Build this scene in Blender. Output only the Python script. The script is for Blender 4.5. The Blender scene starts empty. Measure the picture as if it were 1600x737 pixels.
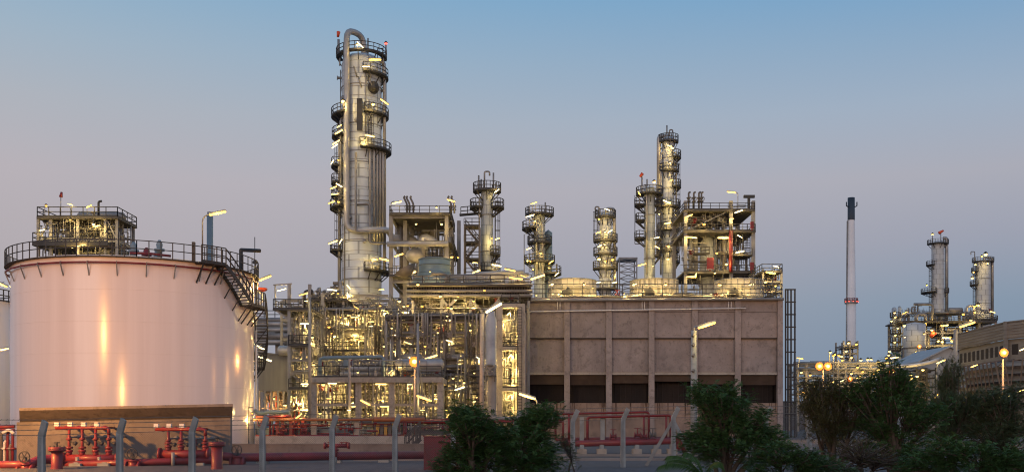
import bpy, math, random
from mathutils import Vector, Matrix

# ------------------------------------------------------------------ camera, sky, light
S = bpy.context.scene
COL = S.collection
H = 1.9                     # eye height above the plant's ground
F = 1600.0                  # focal length in photo pixels
HY = 660.0                  # photo row of the horizon
PI = math.pi
rad = math.radians

cd = bpy.data.cameras.new('camera'); cam = bpy.data.objects.new('camera', cd); COL.objects.link(cam)
cam.location = (0, 0, H); cam.rotation_euler = (rad(90), 0, 0)
cd.lens = 36; cd.sensor_width = 36; cd.shift_y = (HY-368.5)/1600.0
cd.clip_start = 0.5; cd.clip_end = 6000
S.camera = cam
S.view_settings.view_transform = 'Standard'; S.view_settings.look = 'None'
S.view_settings.exposure = 0.0; S.view_settings.gamma = 1.0; S.view_settings.use_curve_mapping = False
S.cycles.use_denoising = True
S.cycles.max_bounces = 5; S.cycles.diffuse_bounces = 3; S.cycles.glossy_bounces = 3
S.cycles.transparent_max_bounces = 4; S.cycles.sample_clamp_indirect = 4.0
S.cycles.caustics_reflective = False; S.cycles.caustics_refractive = False
S.cycles.use_light_tree = True
S.cycles.filter_width = 1.1

def lin(c):
    return tuple(((x/255.0)/12.92 if x/255.0 <= 0.04045 else ((x/255.0+0.055)/1.055)**2.4) for x in c) + (1.0,)

SUN_EL, SUN_AZ = rad(2.5), rad(205)      # the sun is about to set behind the camera, a little to the left
w = bpy.data.worlds.new('World'); S.world = w; w.use_nodes = True
nt = w.node_tree; nt.nodes.clear()
def N(t, **k):
    n = nt.nodes.new(t)
    for a, b in k.items(): setattr(n, a, b)
    return n
wo = N('ShaderNodeOutputWorld'); bg = N('ShaderNodeBackground'); nt.links.new(bg.outputs[0], wo.inputs[0])
tc = N('ShaderNodeTexCoord'); sx = N('ShaderNodeSeparateXYZ'); nt.links.new(tc.outputs['Generated'], sx.inputs[0])
def wramp(stops):
    r = N('ShaderNodeValToRGB'); e = r.color_ramp.elements
    e[0].position, e[0].color = stops[0][0], lin(stops[0][1]); e[1].position, e[1].color = stops[-1][0], lin(stops[-1][1])
    for p, c in stops[1:-1]:
        q = e.new(p); q.color = lin(c)
    nt.links.new(sx.outputs[2], r.inputs[0]); return r
rl = wramp([(0, (152,151,161)), (.09, (157,154,162)), (.15, (167,160,165)), (.22, (172,166,172)), (.28, (163,168,177)), (.33, (150,168,184)), (.385, (131,164,189)), (.6, (84,134,172)), (1, (70,118,165))])
rr = wramp([(0, (108,128,150)), (.06, (114,133,155)), (.11, (125,141,160)), (.165, (146,150,165)), (.22, (159,160,171)), (.28, (147,163,182)), (.33, (129,157,184)), (.385, (104,150,188)), (.6, (70,126,172)), (1, (64,112,162))])
rb = wramp([(0, (222,186,164)), (.1, (216,188,178)), (.25, (196,186,194)), (.45, (168,180,202)), (1, (98,138,180))])
mx = N('ShaderNodeMapRange'); mx.inputs[1].default_value = -.42; mx.inputs[2].default_value = .42
nt.links.new(sx.outputs[0], mx.inputs[0])
my = N('ShaderNodeMapRange'); my.inputs[1].default_value = .45; my.inputs[2].default_value = -.45
nt.links.new(sx.outputs[1], my.inputs[0])
def wmix(fac, a, b):
    m = N('ShaderNodeMix', data_type='RGBA')
    if hasattr(fac, 'is_output'): nt.links.new(fac, m.inputs[0])
    else: m.inputs[0].default_value = fac
    nt.links.new(a, m.inputs[6]); nt.links.new(b, m.inputs[7]); return m.outputs[2]
front = wmix(mx.outputs[0], rl.outputs[0], rr.outputs[0])
allr = wmix(my.outputs[0], front, rb.outputs[0])
sky = N('ShaderNodeTexSky', sky_type='NISHITA'); sky.sun_disc = False
sky.sun_elevation = SUN_EL; sky.sun_rotation = SUN_AZ
sc = N('ShaderNodeVectorMath', operation='SCALE'); sc.inputs[3].default_value = 0.10
nt.links.new(sky.outputs[0], sc.inputs[0])
nt.links.new(wmix(0.03, allr, sc.outputs[0]), bg.inputs[0]); bg.inputs[1].default_value = 1.18

sl = bpy.data.lights.new('sun', 'SUN'); sun = bpy.data.objects.new('sun', sl); COL.objects.link(sun)
sl.energy = 0.35; sl.angle = rad(25); sl.color = (1.0, .72, .58)
d = Vector((math.sin(SUN_AZ)*math.cos(SUN_EL+.12), math.cos(SUN_AZ)*math.cos(SUN_EL+.12), math.sin(SUN_EL+.12)))
sun.rotation_euler = d.to_track_quat('Z', 'Y').to_euler(); sun.location = (-40, -40, 40)

# ------------------------------------------------------------------ mesh tools
def W(px, py, D): return Vector(((px-800.0)/F*D, D, H+(HY-py)/F*D))
def X(px, D): return (px-800.0)/F*D
def Z(py, D): return H+(HY-py)/F*D
def L(n, D): return n*D/F

class MB:
    def __init__(s): s.v=[]; s.f=[]; s.s=[]
    def add(s, vs, fs, smooth=False):
        b=len(s.v); s.v.extend(vs); s.f.extend([tuple(i+b for i in f) for f in fs]); s.s.extend([smooth]*len(fs)); return s
    def box(s, x0,x1,y0,y1,z0,z1):
        return s.add([(x0,y0,z0),(x1,y0,z0),(x1,y1,z0),(x0,y1,z0),(x0,y0,z1),(x1,y0,z1),(x1,y1,z1),(x0,y1,z1)],
          [(0,3,2,1),(4,5,6,7),(0,1,5,4),(1,2,6,5),(2,3,7,6),(3,0,4,7)])
    def bar(s, p, q, w, h=None):
        p=Vector(p); q=Vector(q); d=(q-p)
        if d.length<1e-6: return s
        d.normalize(); h=h or w
        up=Vector((0,0,1)) if abs(d.z)<.95 else Vector((0,1,0))
        a=d.cross(up).normalized(); b=a.cross(d).normalized()
        a=a*(w/2); b=b*(h/2)
        return s.add([p-a-b,p+a-b,p+a+b,p-a+b,q-a-b,q+a-b,q+a+b,q-a+b],[(0,3,2,1),(4,5,6,7),(0,1,5,4),(1,2,6,5),(2,3,7,6),(3,0,4,7)])
    def ibeam(s, p, q, w, h):
        # H-section: two flanges and a web
        p=Vector(p); q=Vector(q); d=(q-p).normalized()
        up=Vector((0,0,1)) if abs(d.z)<.95 else Vector((0,1,0))
        a=d.cross(up).normalized(); b=a.cross(d).normalized()
        for sg in (-1,1): s.bar(p+b*sg*(h/2-h*.07), q+b*sg*(h/2-h*.07), w, h*.14)
        s.bar(p, q, w*.22, h*.72); return s
    def path(s, pts, r, n=7, bend=None, close=True):
        pts=[Vector(p) for p in pts]; out=[]
        bend = r*3.0 if bend is None else bend
        for i,p in enumerate(pts):
            if i in (0,len(pts)-1) or bend<=0: out.append(p); continue
            a=pts[i-1]-p; b=pts[i+1]-p; k=min(bend,a.length*.49,b.length*.49)
            a=p+a.normalized()*k; b=p+b.normalized()*k
            for t in (0,.25,.5,.75,1): out.append(a*(1-t)**2+p*2*t*(1-t)+b*t*t)
        vs=[]; t0=None; u=None
        for i,p in enumerate(out):
            t=(out[min(i+1,len(out)-1)]-out[max(i-1,0)])
            if t.length<1e-9: t=t0 or Vector((0,0,1))
            t.normalize()
            if u is None:
                u=t.cross(Vector((0,0,1)) if abs(t.z)<.9 else Vector((1,0,0))).normalized()
            else:
                u=(u-t*u.dot(t)); u = u.normalized() if u.length>1e-6 else t.orthogonal().normalized()
            wv=t.cross(u); t0=t
            for k in range(n):
                a=2*PI*k/n; vs.append(p+u*(math.cos(a)*r)+wv*(math.sin(a)*r))
        fs=[]
        for i in range(len(out)-1):
            for k in range(n):
                k2=(k+1)%n; fs.append((i*n+k,i*n+k2,(i+1)*n+k2,(i+1)*n+k))
        s.add(vs,fs,True)
        if close: s.f.append(tuple(len(s.v)-len(vs)+k for k in range(n))[::-1]); s.s.append(False); s.f.append(tuple(len(s.v)-n+k for k in range(n))); s.s.append(False)
        return s
    def tube(s,p,q,r,n=7): return s.path([p,q],r,n,0)
    def cone(s,p,q,r0,r1,n=8):
        p=Vector(p); q=Vector(q); t=(q-p).normalized(); u=t.cross(Vector((0,0,1)) if abs(t.z)<.9 else Vector((1,0,0))).normalized(); w_=t.cross(u)
        vs=[]
        for c,r in ((p,r0),(q,r1)):
            for k in range(n): a=2*PI*k/n; vs.append(c+u*math.cos(a)*r+w_*math.sin(a)*r)
        return s.add(vs,[(k,(k+1)%n,n+(k+1)%n,n+k) for k in range(n)]+[tuple(range(n))[::-1],tuple(range(n,2*n))],True)
    def lathe(s, prof, c, n=32, axis='Z', a0=0, a1=2*PI, smooth=True):
        c=Vector(c); full=abs(a1-a0-2*PI)<1e-6; m=n if full else n+1; vs=[]
        for r,z in prof:
            for k in range(m):
                a=a0+(a1-a0)*k/n; x,y=math.cos(a)*r,math.sin(a)*r
                vs.append(c+(Vector((x,y,z)) if axis=='Z' else Vector((z,x,y)) if axis=='X' else Vector((y,z,x))))
        fs=[]
        for i in range(len(prof)-1):
            for k in range(n):
                k2=(k+1)%m; fs.append((i*m+k,i*m+k2,(i+1)*m+k2,(i+1)*m+k))
        return s.add(vs,fs,smooth)
    def sector(s, c, r0, r1, a0, a1, z0, z1, n=16):
        c=Vector(c); vs=[]
        for k in range(n+1):
            a=a0+(a1-a0)*k/n; ca,sa=math.cos(a),math.sin(a)
            vs+= [c+Vector((ca*r0,sa*r0,z0)),c+Vector((ca*r1,sa*r1,z0)),c+Vector((ca*r1,sa*r1,z1)),c+Vector((ca*r0,sa*r0,z1))]
        fs=[]
        for k in range(n):
            b=k*4
            for j in range(4): fs.append((b+j,b+(j+1)%4,b+4+(j+1)%4,b+4+j))
        fs+=[(0,3,2,1),(n*4,n*4+1,n*4+2,n*4+3)]
        return s.add(vs,fs)
    def ringpath(s, c, r, z, minor, a0=0, a1=2*PI, n=40, sides=6):
        pts=[Vector(c)+Vector((math.cos(a0+(a1-a0)*k/n)*r, math.sin(a0+(a1-a0)*k/n)*r, z)) for k in range(n+1)]
        return s.path(pts, minor, sides, 0)
    def rail(s, pts, h=1.1, r=.035, sp=1.5, rails=2, toe=True):
        pts=[Vector(p) for p in pts]
        for k in range(1,rails+1):
            for a,b in zip(pts,pts[1:]): s.bar(a+Vector((0,0,h*k/rails)), b+Vector((0,0,h*k/rails)), r*2)
        for a,b in zip(pts,pts[1:]):
            n=max(1,int(round((b-a).length/sp)))
            for k in range(n): q=a.lerp(b,k/n); s.bar(q,q+Vector((0,0,h)),r*2)
            if toe: s.bar(a+Vector((0,0,.07)),b+Vector((0,0,.07)),.02,.14)
        s.bar(pts[-1],pts[-1]+Vector((0,0,h)),r*2); return s
    def ladder(s, p, q, w=.5, side=(1,0,0), r=.04, sp=.35, cage=False, out=(0,-1,0)):
        p=Vector(p); q=Vector(q); sd=Vector(side).normalized()*(w/2); n=int((q-p).length/sp)
        for sg in (-1,1): s.bar(p+sd*sg,q+sd*sg,r*2)
        for k in range(n+1): c=p.lerp(q,k/max(1,n)); s.bar(c-sd,c+sd,r*1.2)
        if cage:
            o=Vector(out)*.75; m=max(2,int((q-p).length/1.6))
            for k in range(m+1):
                c=p.lerp(q,.05+.95*k/m); pts=[c-sd*1.4, c-sd*1.5+o*.6, c-sd*.7+o, c+sd*.7+o, c+sd*1.5+o*.6, c+sd*1.4]
                for a,b in zip(pts,pts[1:]): s.bar(a,b,r*1.3)
            for f_ in (-1.5,-.7,.7,1.5):
                oo=o*(.6 if abs(f_)>1 else 1); s.bar(p.lerp(q,.05)+sd*f_+oo,q+sd*f_+oo,r)
        return s
    def stair(s, p, q, wv, n=10, th=.05, rail=True):
        # straight flight between p and q, wv = width vector
        p=Vector(p); q=Vector(q); wv=Vector(wv)
        for o in (Vector((0,0,0)),wv): s.bar(p+o,q+o,.07,.25)
        for k in range(n):
            c=p.lerp(q,(k+.5)/n); s.bar(c,c+wv,.26,th)
        if rail:
            for o in (Vector((0,0,0)),wv):
                s.bar(p+o+Vector((0,0,1.05)),q+o+Vector((0,0,1.05)),.07)
                s.bar(p+o+Vector((0,0,.55)),q+o+Vector((0,0,.55)),.05)
                for k in range(0,5): c=(p+o).lerp(q+o,k/4); s.bar(c,c+Vector((0,0,1.05)),.06)
        return s
    def valve(s, c, r=.2, ax='X'):
        c=Vector(c); d={'X':Vector((1,0,0)),'Z':Vector((0,0,1)),'Y':Vector((0,1,0))}[ax]
        for sg in (-1,1):
            s.cone(c+d*sg*r*1.5,c+d*sg*r*1.1,r*1.5,r*1.5,8); s.cone(c+d*sg*r*1.1,c,r*.9,r*.7,8)
        o=Vector((0,-1,0)) if ax=='Z' else Vector((0,0,1))
        s.tube(c,c+o*r*3.2,r*.3,6)
        u=o.orthogonal().normalized(); w_=o.cross(u)
        pts=[c+o*r*3.2+u*math.cos(2*PI*k/10)*r*1.5+w_*math.sin(2*PI*k/10)*r*1.5 for k in range(11)]
        s.path(pts,r*.17,5,0)
        for k in (0,1): 
            e=(u if k else w_)*r*1.5; s.bar(c+o*r*3.2-e,c+o*r*3.2+e,r*.2)
        return s
    def flange(s,c,r,ax='Z',t=.1):
        d={'X':Vector((1,0,0)),'Z':Vector((0,0,1)),'Y':Vector((0,1,0))}[ax]; c=Vector(c)
        return s.cone(c-d*t/2,c+d*t/2,r,r,10)
    def build(s, name, mat, parent=None, kind=None):
        top=parent
        while top is not None and top.parent is not None: top=top.parent
        o=top.location if top is not None else Vector((0,0,0))
        me=bpy.data.meshes.new(name)
        me.from_pydata([(v[0]-o.x,v[1]-o.y,v[2]-o.z) for v in s.v],[],s.f)
        me.polygons.foreach_set('use_smooth', s.s); me.materials.append(mat); me.update()
        ob=bpy.data.objects.new(name, me); COL.objects.link(ob)
        if parent is not None: ob.parent=parent
        if kind: ob['kind']=kind
        return ob

def thing(name, loc, label, cat, group=None):
    o=bpy.data.objects.new(name, None); COL.objects.link(o); o.empty_display_size=.5
    o.location=Vector(loc); o['label']=label; o['category']=cat
    if group: o['group']=group
    return o

# ------------------------------------------------------------------ materials
def mat(name, rgb, rough=.6, metal=0.0, var=.25, scale=1.0, bump=0.0, rgb2=None, stretch=(1,1,1), detail=4, coat=0, fine=0):
    m=bpy.data.materials.new(name); m.use_nodes=True; t=m.node_tree; b=t.nodes['Principled BSDF']
    b.inputs['Roughness'].default_value=rough; b.inputs['Metallic'].default_value=metal
    if coat: b.inputs['Coat Weight'].default_value=coat; b.inputs['Coat Roughness'].default_value=.15
    g=t.nodes.new('ShaderNodeNewGeometry'); mp=t.nodes.new('ShaderNodeMapping'); mp.inputs['Scale'].default_value=stretch
    t.links.new(g.outputs['Position'], mp.inputs[0])
    n=t.nodes.new('ShaderNodeTexNoise'); n.inputs['Scale'].default_value=scale; n.inputs['Detail'].default_value=detail; n.inputs['Roughness'].default_value=.62
    t.links.new(mp.outputs[0], n.inputs['Vector'])
    r=t.nodes.new('ShaderNodeValToRGB'); e=r.color_ramp.elements
    c2=rgb2 or tuple(c*(1-var) for c in rgb)
    e[0].position=.32; e[0].color=(*c2,1); e[1].position=.66; e[1].color=(*rgb,1)
    t.links.new(n.outputs[0], r.inputs[0]); t.links.new(r.outputs[0], b.inputs['Base Color'])
    if bump:
        n2=t.nodes.new('ShaderNodeTexNoise'); n2.inputs['Scale'].default_value=fine or scale*6; n2.inputs['Detail'].default_value=5
        t.links.new(g.outputs['Position'], n2.inputs['Vector'])
        bp=t.nodes.new('ShaderNodeBump'); bp.inputs['Strength'].default_value=bump; bp.inputs['Distance'].default_value=.05
        t.links.new(n2.outputs[0], bp.inputs['Height']); t.links.new(bp.outputs[0], b.inputs['Normal'])
    return m
def emit(name, rgb, st):
    m=bpy.data.materials.new(name); m.use_nodes=True; b=m.node_tree.nodes['Principled BSDF']
    b.inputs['Base Color'].default_value=(*rgb,1); b.inputs['Emission Color'].default_value=(*rgb,1); b.inputs['Emission Strength'].default_value=st
    return m

M={}
M['steel']=mat('galvanised_steel',(.31,.31,.305),.5,.1,.45,.35)
M['beam']=mat('grey_painted_steel',(.30,.295,.285),.55,.05,.45,.3)
M['pipe']=mat('insulated_pipe_cladding',(.42,.415,.40),.38,.3,.4,.4)
M['pipe2']=mat('weathered_pipe',(.28,.27,.255),.5,.1,.5,.5)
M['pipe3']=mat('brown_pipe',(.17,.15,.13),.6,.05,.5,.5)
M['dark']=mat('dark_steel',(.05,.05,.052),.6,.2,.4,.8)
M['deck']=mat('deck_grating',(.09,.085,.08),.75,.1,.4,1.5)
M['white']=mat('white_paint',(.72,.70,.66),.4,0,.12,.6)
M['bluegrey']=mat('blue_grey_paint',(.16,.23,.28),.5,0,.2,.6)
M['red']=mat('red_paint',(.235,.016,.020),.5,0,.5,1.6,coat=.1,rgb2=(.12,.015,.015),detail=8)
M['rust']=mat('sunbaked_red_paint',(.36,.13,.055),.55,0,.35,1.2)
M['orange']=mat('orange_paint',(.75,.10,.03),.5,0,.2,1.2)
M['yellow']=mat('yellow_paint',(.65,.38,.05),.5,0,.2,1.2)
M['gravel']=mat('gravel',(.10,.105,.115),.95,0,.45,2.2,.9,fine=16)
M['post']=mat('concrete_post',(.33,.36,.36),.85,0,.3,2.0,.2)
M['kerb']=mat('concrete_kerb',(.30,.28,.26),.85,0,.35,.8,.3)
M['wire']=mat('galvanised_wire',(.14,.14,.14),.5,.4,.2,1)
M['brown_louvre']=mat('brown_louvre',(.22,.175,.15),.8,0,.35,.5)
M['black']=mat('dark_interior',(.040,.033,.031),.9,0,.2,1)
M['shed']=mat('grey_sheeting',(.17,.17,.165),.6,.1,.3,.4,stretch=(3,3,.3))
M['chimney']=mat('pale_chimney_paint',(.80,.82,.84),.5,0,.12,.2)
M['tip']=mat('blue_black_tip',(.03,.045,.065),.6,0,.2,.3)
M['bark']=mat('bark',(.10,.075,.055),.9,0,.4,4)
M['lit']=emit('tube_lamp_glow',(1.0,.70,.22),3.0)
M['lit2']=emit('golden_tube_glow',(1.0,.58,.13),2.4)
M['lit3']=emit('cream_tube_glow',(1.0,.84,.46),3.4)
M['warm2']=emit('deep_warm_glow',(1.0,.50,.10),2.2)
M['litred']=emit('obstruction_light',(1.0,.12,.08),3.0)
M['sod']=emit('sodium_glow',(1.0,.20,.02),2.4)
M['sod'].node_tree.nodes['Principled BSDF'].inputs['Base Color'].default_value=(.05,.02,.01,1)
M['warm']=emit('warm_glow',(1.0,.70,.24),2.6)

def clad(name, rgb, band, brickw, rough=.55, metal=.04):
    """aluminium cladding: staggered sheet joints round a vertical shell (object space, shell centred on its thing's base)"""
    m=mat(name, rgb, rough, metal, .12, .25, stretch=(1,1,.5)); t=m.node_tree; b=t.nodes['Principled BSDF']
    tcn=t.nodes.new('ShaderNodeTexCoord'); sp=t.nodes.new('ShaderNodeSeparateXYZ'); t.links.new(tcn.outputs['Object'], sp.inputs[0])
    at=t.nodes.new('ShaderNodeMath'); at.operation='ARCTAN2'; t.links.new(sp.outputs[1],at.inputs[0]); t.links.new(sp.outputs[0],at.inputs[1])
    cb=t.nodes.new('ShaderNodeCombineXYZ'); t.links.new(at.outputs[0],cb.inputs[0]); t.links.new(sp.outputs[2],cb.inputs[1])
    br=t.nodes.new('ShaderNodeTexBrick'); br.inputs['Scale'].default_value=1; br.inputs['Brick Width'].default_value=brickw; br.inputs['Row Height'].default_value=band
    br.inputs['Mortar Size'].default_value=.05; br.inputs['Color1'].default_value=(1,1,1,1); br.inputs['Color2'].default_value=(.94,.94,.94,1); br.inputs['Mortar'].default_value=(.52,.52,.52,1)
    t.links.new(cb.outputs[0], br.inputs['Vector'])
    mu=t.nodes.new('ShaderNodeMix'); mu.data_type='RGBA'; mu.blend_type='MULTIPLY'; mu.inputs[0].default_value=1
    src=b.inputs['Base Color'].links[0].from_socket
    t.links.new(src,mu.inputs[6]); t.links.new(br.outputs[0],mu.inputs[7]); t.links.new(mu.outputs[2],b.inputs['Base Color'])
    return m
M['clad']=clad('column_cladding',(.58,.635,.67),2.1,1.05)
M['clad2']=clad('slim_column_cladding',(.49,.53,.56),1.6,1.1)
M['clad3']=clad('blue_column_cladding',(.38,.43,.46),1.6,1.1)
M['fanstack']=clad('fan_stack_panels',(.55,.51,.42),1.25,.26,.6,.0)

# ------------------------------------------------------------------ lamps
def lm(mb, name, m):
    o=mb.build(name,m); me=o.data; bpy.data.objects.remove(o); return me
b=MB(); b.add([(-.5,-.10,.02),(.5,-.10,.02),(.5,.10,.02),(-.5,.10,.02),(-.46,-.05,.10),(.46,-.05,.10),(.46,.05,.10),(-.46,.05,.10)],[(0,3,2,1),(4,5,6,7),(0,1,5,4),(1,2,6,5),(2,3,7,6),(3,0,4,7)])
b.tube((0,0,.08),(0,.25,.16),.03,5)
ME_H=lm(b,'lamp_housing',M['steel'])
b=MB(); b.lathe([(0,-.49),(.03,-.48),(.066,-.44),(.066,.44),(.03,.48),(0,.49)],(0,0,-.03),10,'X')
ME_T=lm(b,'lamp_tube',M['lit'])
ME_TS=[ME_T]
for q_ in ('lit2','lit3'):
    me_=ME_T.copy(); me_.materials[0]=M[q_]; ME_TS.append(me_)
b=MB(); b.lathe([(0,-.5),(.35,-.4),(.5,0),(.35,.4),(0,.5)],(0,0,0),10)
ME_B=lm(b,'lamp_bulb',M['warm']); ME_R=lm(b,'red_bulb',M['litred']); ME_B2=ME_B.copy(); ME_B2.materials[0]=M['warm2']; LR=random.Random(9)
b=MB(); b.lathe([(.52,.02),(.60,.05),(.62,.2),(.35,.55),(.2,.75),(0,.78)],(0,0,0),12)
ME_C=lm(b,'lamp_cap',M['dark'])
LD={}
def light(parent, loc, power, col, radius):
    power*=PK if col==YEL else 1
    k=(round(power),col,radius)
    if k not in LD:
        l=bpy.data.lights.new('lamp_light','POINT'); l.energy=power; l.color=col; l.shadow_soft_size=radius; LD[k]=l
    o=bpy.data.objects.new('lamp_light',LD[k]); COL.objects.link(o); o.parent=parent; o.location=loc; return o
PK=.55
YEL=(1.0,.66,.20); ORG=(1.0,.42,.10)
def lamp(root, p, ln, tilt=0, power=0, name='lamp', off=(0,-.35,-.25), yaw=0):
    """a tube lamp as a part of root: housing > tube (+ the light it gives)"""
    o=bpy.data.objects.new(name, ME_H); COL.objects.link(o); o.parent=root
    o.location=Vector(p)-root.location; o.rotation_euler=(0,-rad(tilt),rad(yaw)); o.scale=(ln,ln,ln)
    t=bpy.data.objects.new('lamp_tube', LR.choice(ME_TS)); COL.objects.link(t); t.parent=o
    if power: light(o, Vector(off)/ln*max(1,ln), power, YEL, .12)
    return o
def bulb(root, p, dia, power=0, name='lamp', red=False, col=YEL, off=(0,-1.2,-.6)):
    o=bpy.data.objects.new(name, ME_C); COL.objects.link(o); o.parent=root
    o.location=Vector(p)-root.location; o.scale=(dia,dia,dia)
    t=bpy.data.objects.new('lamp_bulb', ME_R if red else LR.choice((ME_B,ME_B,ME_B2))); COL.objects.link(t); t.parent=o
    if power: light(o,Vector(off)/dia*max(1,dia*1.0),power,col,.12)
    return o
def lamps(root, lst, D, power=300, dflt=16, off=(0,-.35,-.25), k=1.0):
    """lst rows: px, py[, length px, tilt, power, D]"""
    for r in lst:
        px,py=r[0],r[1]; n=r[2] if len(r)>2 else dflt; ti=r[3] if len(r)>3 else random.choice((-20,0,15,12)); pw=r[4] if len(r)>4 else power; dd=r[5] if len(r)>5 else D
        if n<8: bulb(root,W(px,py,dd),L(n,dd)*LR.choice((.45,.55,.7,.8)),pw*k,off=(off[0],off[1]*2,-.6))
        else: lamp(root,W(px,py,dd),L(n,dd),ti,pw*k,off=off)
random.seed(4)
# ------------------------------------------------------------------ setting: ground, road, hill
def gz(x,y):
    a=min(1,max(0,(44-y)/9)); c=min(1,max(0,(2-x)/14)); a=a*a*(3-2*a); c=c*c*(3-2*c)
    return -.6*a*c
xs=[-3000,-800,-200,-90,-60]+[-45+1.5*i for i in range(61)]+[60,90,200,800,3000]
ys=[-60,-10,0]+[5+1.5*i for i in range(50)]+[95,130,180,300,700,3500]
b=MB(); b.add([(x,y,gz(x,y)) for y in ys for x in xs],[(j*len(xs)+i,j*len(xs)+i+1,(j+1)*len(xs)+i+1,(j+1)*len(xs)+i) for j in range(len(ys)-1) for i in range(len(xs)-1)],True)
b.build('ground',M['gravel'],None,'structure')
b=MB(); b.box(-8,26,52,58,.0,.004)
M['road']=mat('asphalt',(.07,.07,.072),.9,0,.3,2,.4,fine=25)
b.build('road',M['road'],None,'structure')
b=MB()
for y in (51.7,58.3): b.box(-8,26,y-.12,y+.12,-.05,.13)
b.build('kerb',M['kerb'],None,'structure')
M['hill']=mat('wooded_hill',(.075,.085,.10),.95,0,.4,.02,.6,fine=.12)
b=MB(); n=60; m=14; vs=[]
for j in range(m+1):
    for i in range(n+1):
        px=1300+i*(420/n); D=820+j*22
        t=min(1,max(0,(px-1322)/80.)); hgt=135*t*t*(3-2*t)*math.sin(PI*min(1,j/m))
        hgt*=.85+.12*math.sin(i*.55)+.07*math.sin(i*1.7+j)
        hz=hgt*.55+random.uniform(-1,1)*1.3*(hgt>3)
        vs.append((X(px,D),D,max(-.5,hz)))
b.add(vs,[(j*(n+1)+i,j*(n+1)+i+1,(j+1)*(n+1)+i+1,(j+1)*(n+1)+i) for j in range(m) for i in range(n)],True)
b.build('hill',M['hill'],None,'structure')

# ------------------------------------------------------------------ the big storage tank
M['tank']=mat('tank_white_paint',(.88,.75,.69),.22,0,.10,.55,rgb2=(.81,.68,.62),stretch=(2.2,2.2,.05),coat=.6)
TC=Vector((-30.97,84.5,0)); TR=9.4; TH=14.05
FA=math.atan2(-TC.y,-TC.x)           # direction from tank to camera
def tp(phi, r, z): a=FA+rad(phi); return TC+Vector((math.cos(a)*r, math.sin(a)*r, z))   # phi>0 runs to the right
def arc(p0,p1,r,z,n): return [tp(p0+(p1-p0)*k/n, r, z) for k in range(n+1)]
tank=thing('storage_tank',TC,'huge white cylindrical storage tank with black top railing and spiral stair','storage tank')
b=MB(); b.lathe([(TR,0),(TR,TH)],TC,96); b.build('shell',M['tank'],tank)
b=MB()
for k in range(1,6): b.ringpath(TC,TR+.002,TH*k/6,.006,0,2*PI,96,4)
b.build('weld_seam',M['tank'],tank)
b=MB(); b.lathe([(TR+.08,-.16),(TR+.08,.0),(TR-.4,.06),(TR*.5,.7),(0,1.0)],TC+Vector((0,0,TH+.16)),96); b.build('roof',M['white'],tank)
b=MB(); b.sector(TC,TR+.02,TR+.42,0,2*PI,TH-.0,TH+.05,96); walk=b.build('walkway',M['deck'],tank)
b=MB(); b.rail(arc(0,360,TR+.36,TH+.06,72),1.2,.03,1.7,2,False); b.build('railing',M['dark'],walk)
b=MB(); b.ringpath(TC,TR+.30,TH-.42,.07,0,2*PI,120,8); ringp=b.build('ring_pipe',M['red'],tank)
for k in range(-9,10):
    b=MB(); ph=k*12.2+4; b.bar(tp(ph,TR+.38,TH-.42),tp(ph,TR+.01,TH-1.35),.07); b.bar(tp(ph,TR+.38,TH-.35),tp(ph,TR,TH-.35),.07)
    b.build('bracket',M['steel'],ringp)
b=MB(); b.path([tp(96,TR+.3,TH-.5),tp(97,TR+1.4,TH-.45),tp(103,TR+1.5,TH-.5),tp(110,TR+.3,TH-.5)],.10,8,.5); b.build('foam_pipe',M['orange'],tank)
b=MB(); b.path([tp(94,TR+.1,TH-2.0),tp(94,TR+.8,TH-1.8),tp(94,TR+.9,TH-1.0),tp(94,TR+.25,TH-.7)],.11,8,.4); b.build('foam_chamber',M['white'],tank)
# spiral stair: landing at the top, flight, landing, flight, low landing
def landing(p0,p1,z,nm='stair_landing'):
    b=MB(); b.sector(TC,TR+.05,TR+1.15,FA+rad(p0),FA+rad(p1),z-.1,z,8)
    for ph in (p0+1,(p0+p1)/2,p1-1): b.bar(tp(ph,TR+1.1,z-.1),tp(ph,TR,z-1.5),.09); b.bar(tp(ph,TR+1.1,z-.08),tp(ph,TR,z-.08),.1)
    o=b.build(nm,M['dark'],tank)
    b=MB(); b.rail(arc(p0,p1,TR+1.1,z,5),1.25,.036,.8,2); b.build('railing',M['dark'],o); return o
def flight(p0,z0,p1,z1,n):
    b=MB()
    for r in (TR+.12,TR+1.12):
        pts=[tp(p0+(p1-p0)*k/14,r,z0+(z1-z0)*k/14-.05) for k in range(15)]
        for a,c in zip(pts,pts[1:]): b.bar(a,c,.07,.30)
    for k in range(n):
        t=(k+.5)/n; ph=p0+(p1-p0)*t; b.bar(tp(ph,TR+.12,z0+(z1-z0)*t),tp(ph,TR+1.12,z0+(z1-z0)*t),.26,.05)
    for t in (.3,.62,.9):
        ph=p0+(p1-p0)*t; z=z0+(z1-z0)*t; b.bar(tp(ph,TR+1.1,z-.1),tp(ph,TR,z-1.6),.07)
    o=b.build('stair_flight',M['dark'],tank)
    b=MB()
    for hh in (.62,1.2):
        pts=[tp(p0+(p1-p0)*k/14,TR+1.12,z0+(z1-z0)*k/14+hh) for k in range(15)]
        for a,c in zip(pts,pts[1:]): b.bar(a,c,.075)
    for k in range(0,8):
        t=k/7; q=tp(p0+(p1-p0)*t,TR+1.12,z0+(z1-z0)*t); b.bar(q,q+Vector((0,0,1.2)),.065)
    b.build('handrail',M['dark'],o)
landing(26,38,TH+.02); flight(38,TH,56,11.35,13); landing(56,72,11.35); flight(72,11.35,98,6.6,20); landing(98,112,6.6); flight(112,6.6,150,.1,24)
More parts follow.
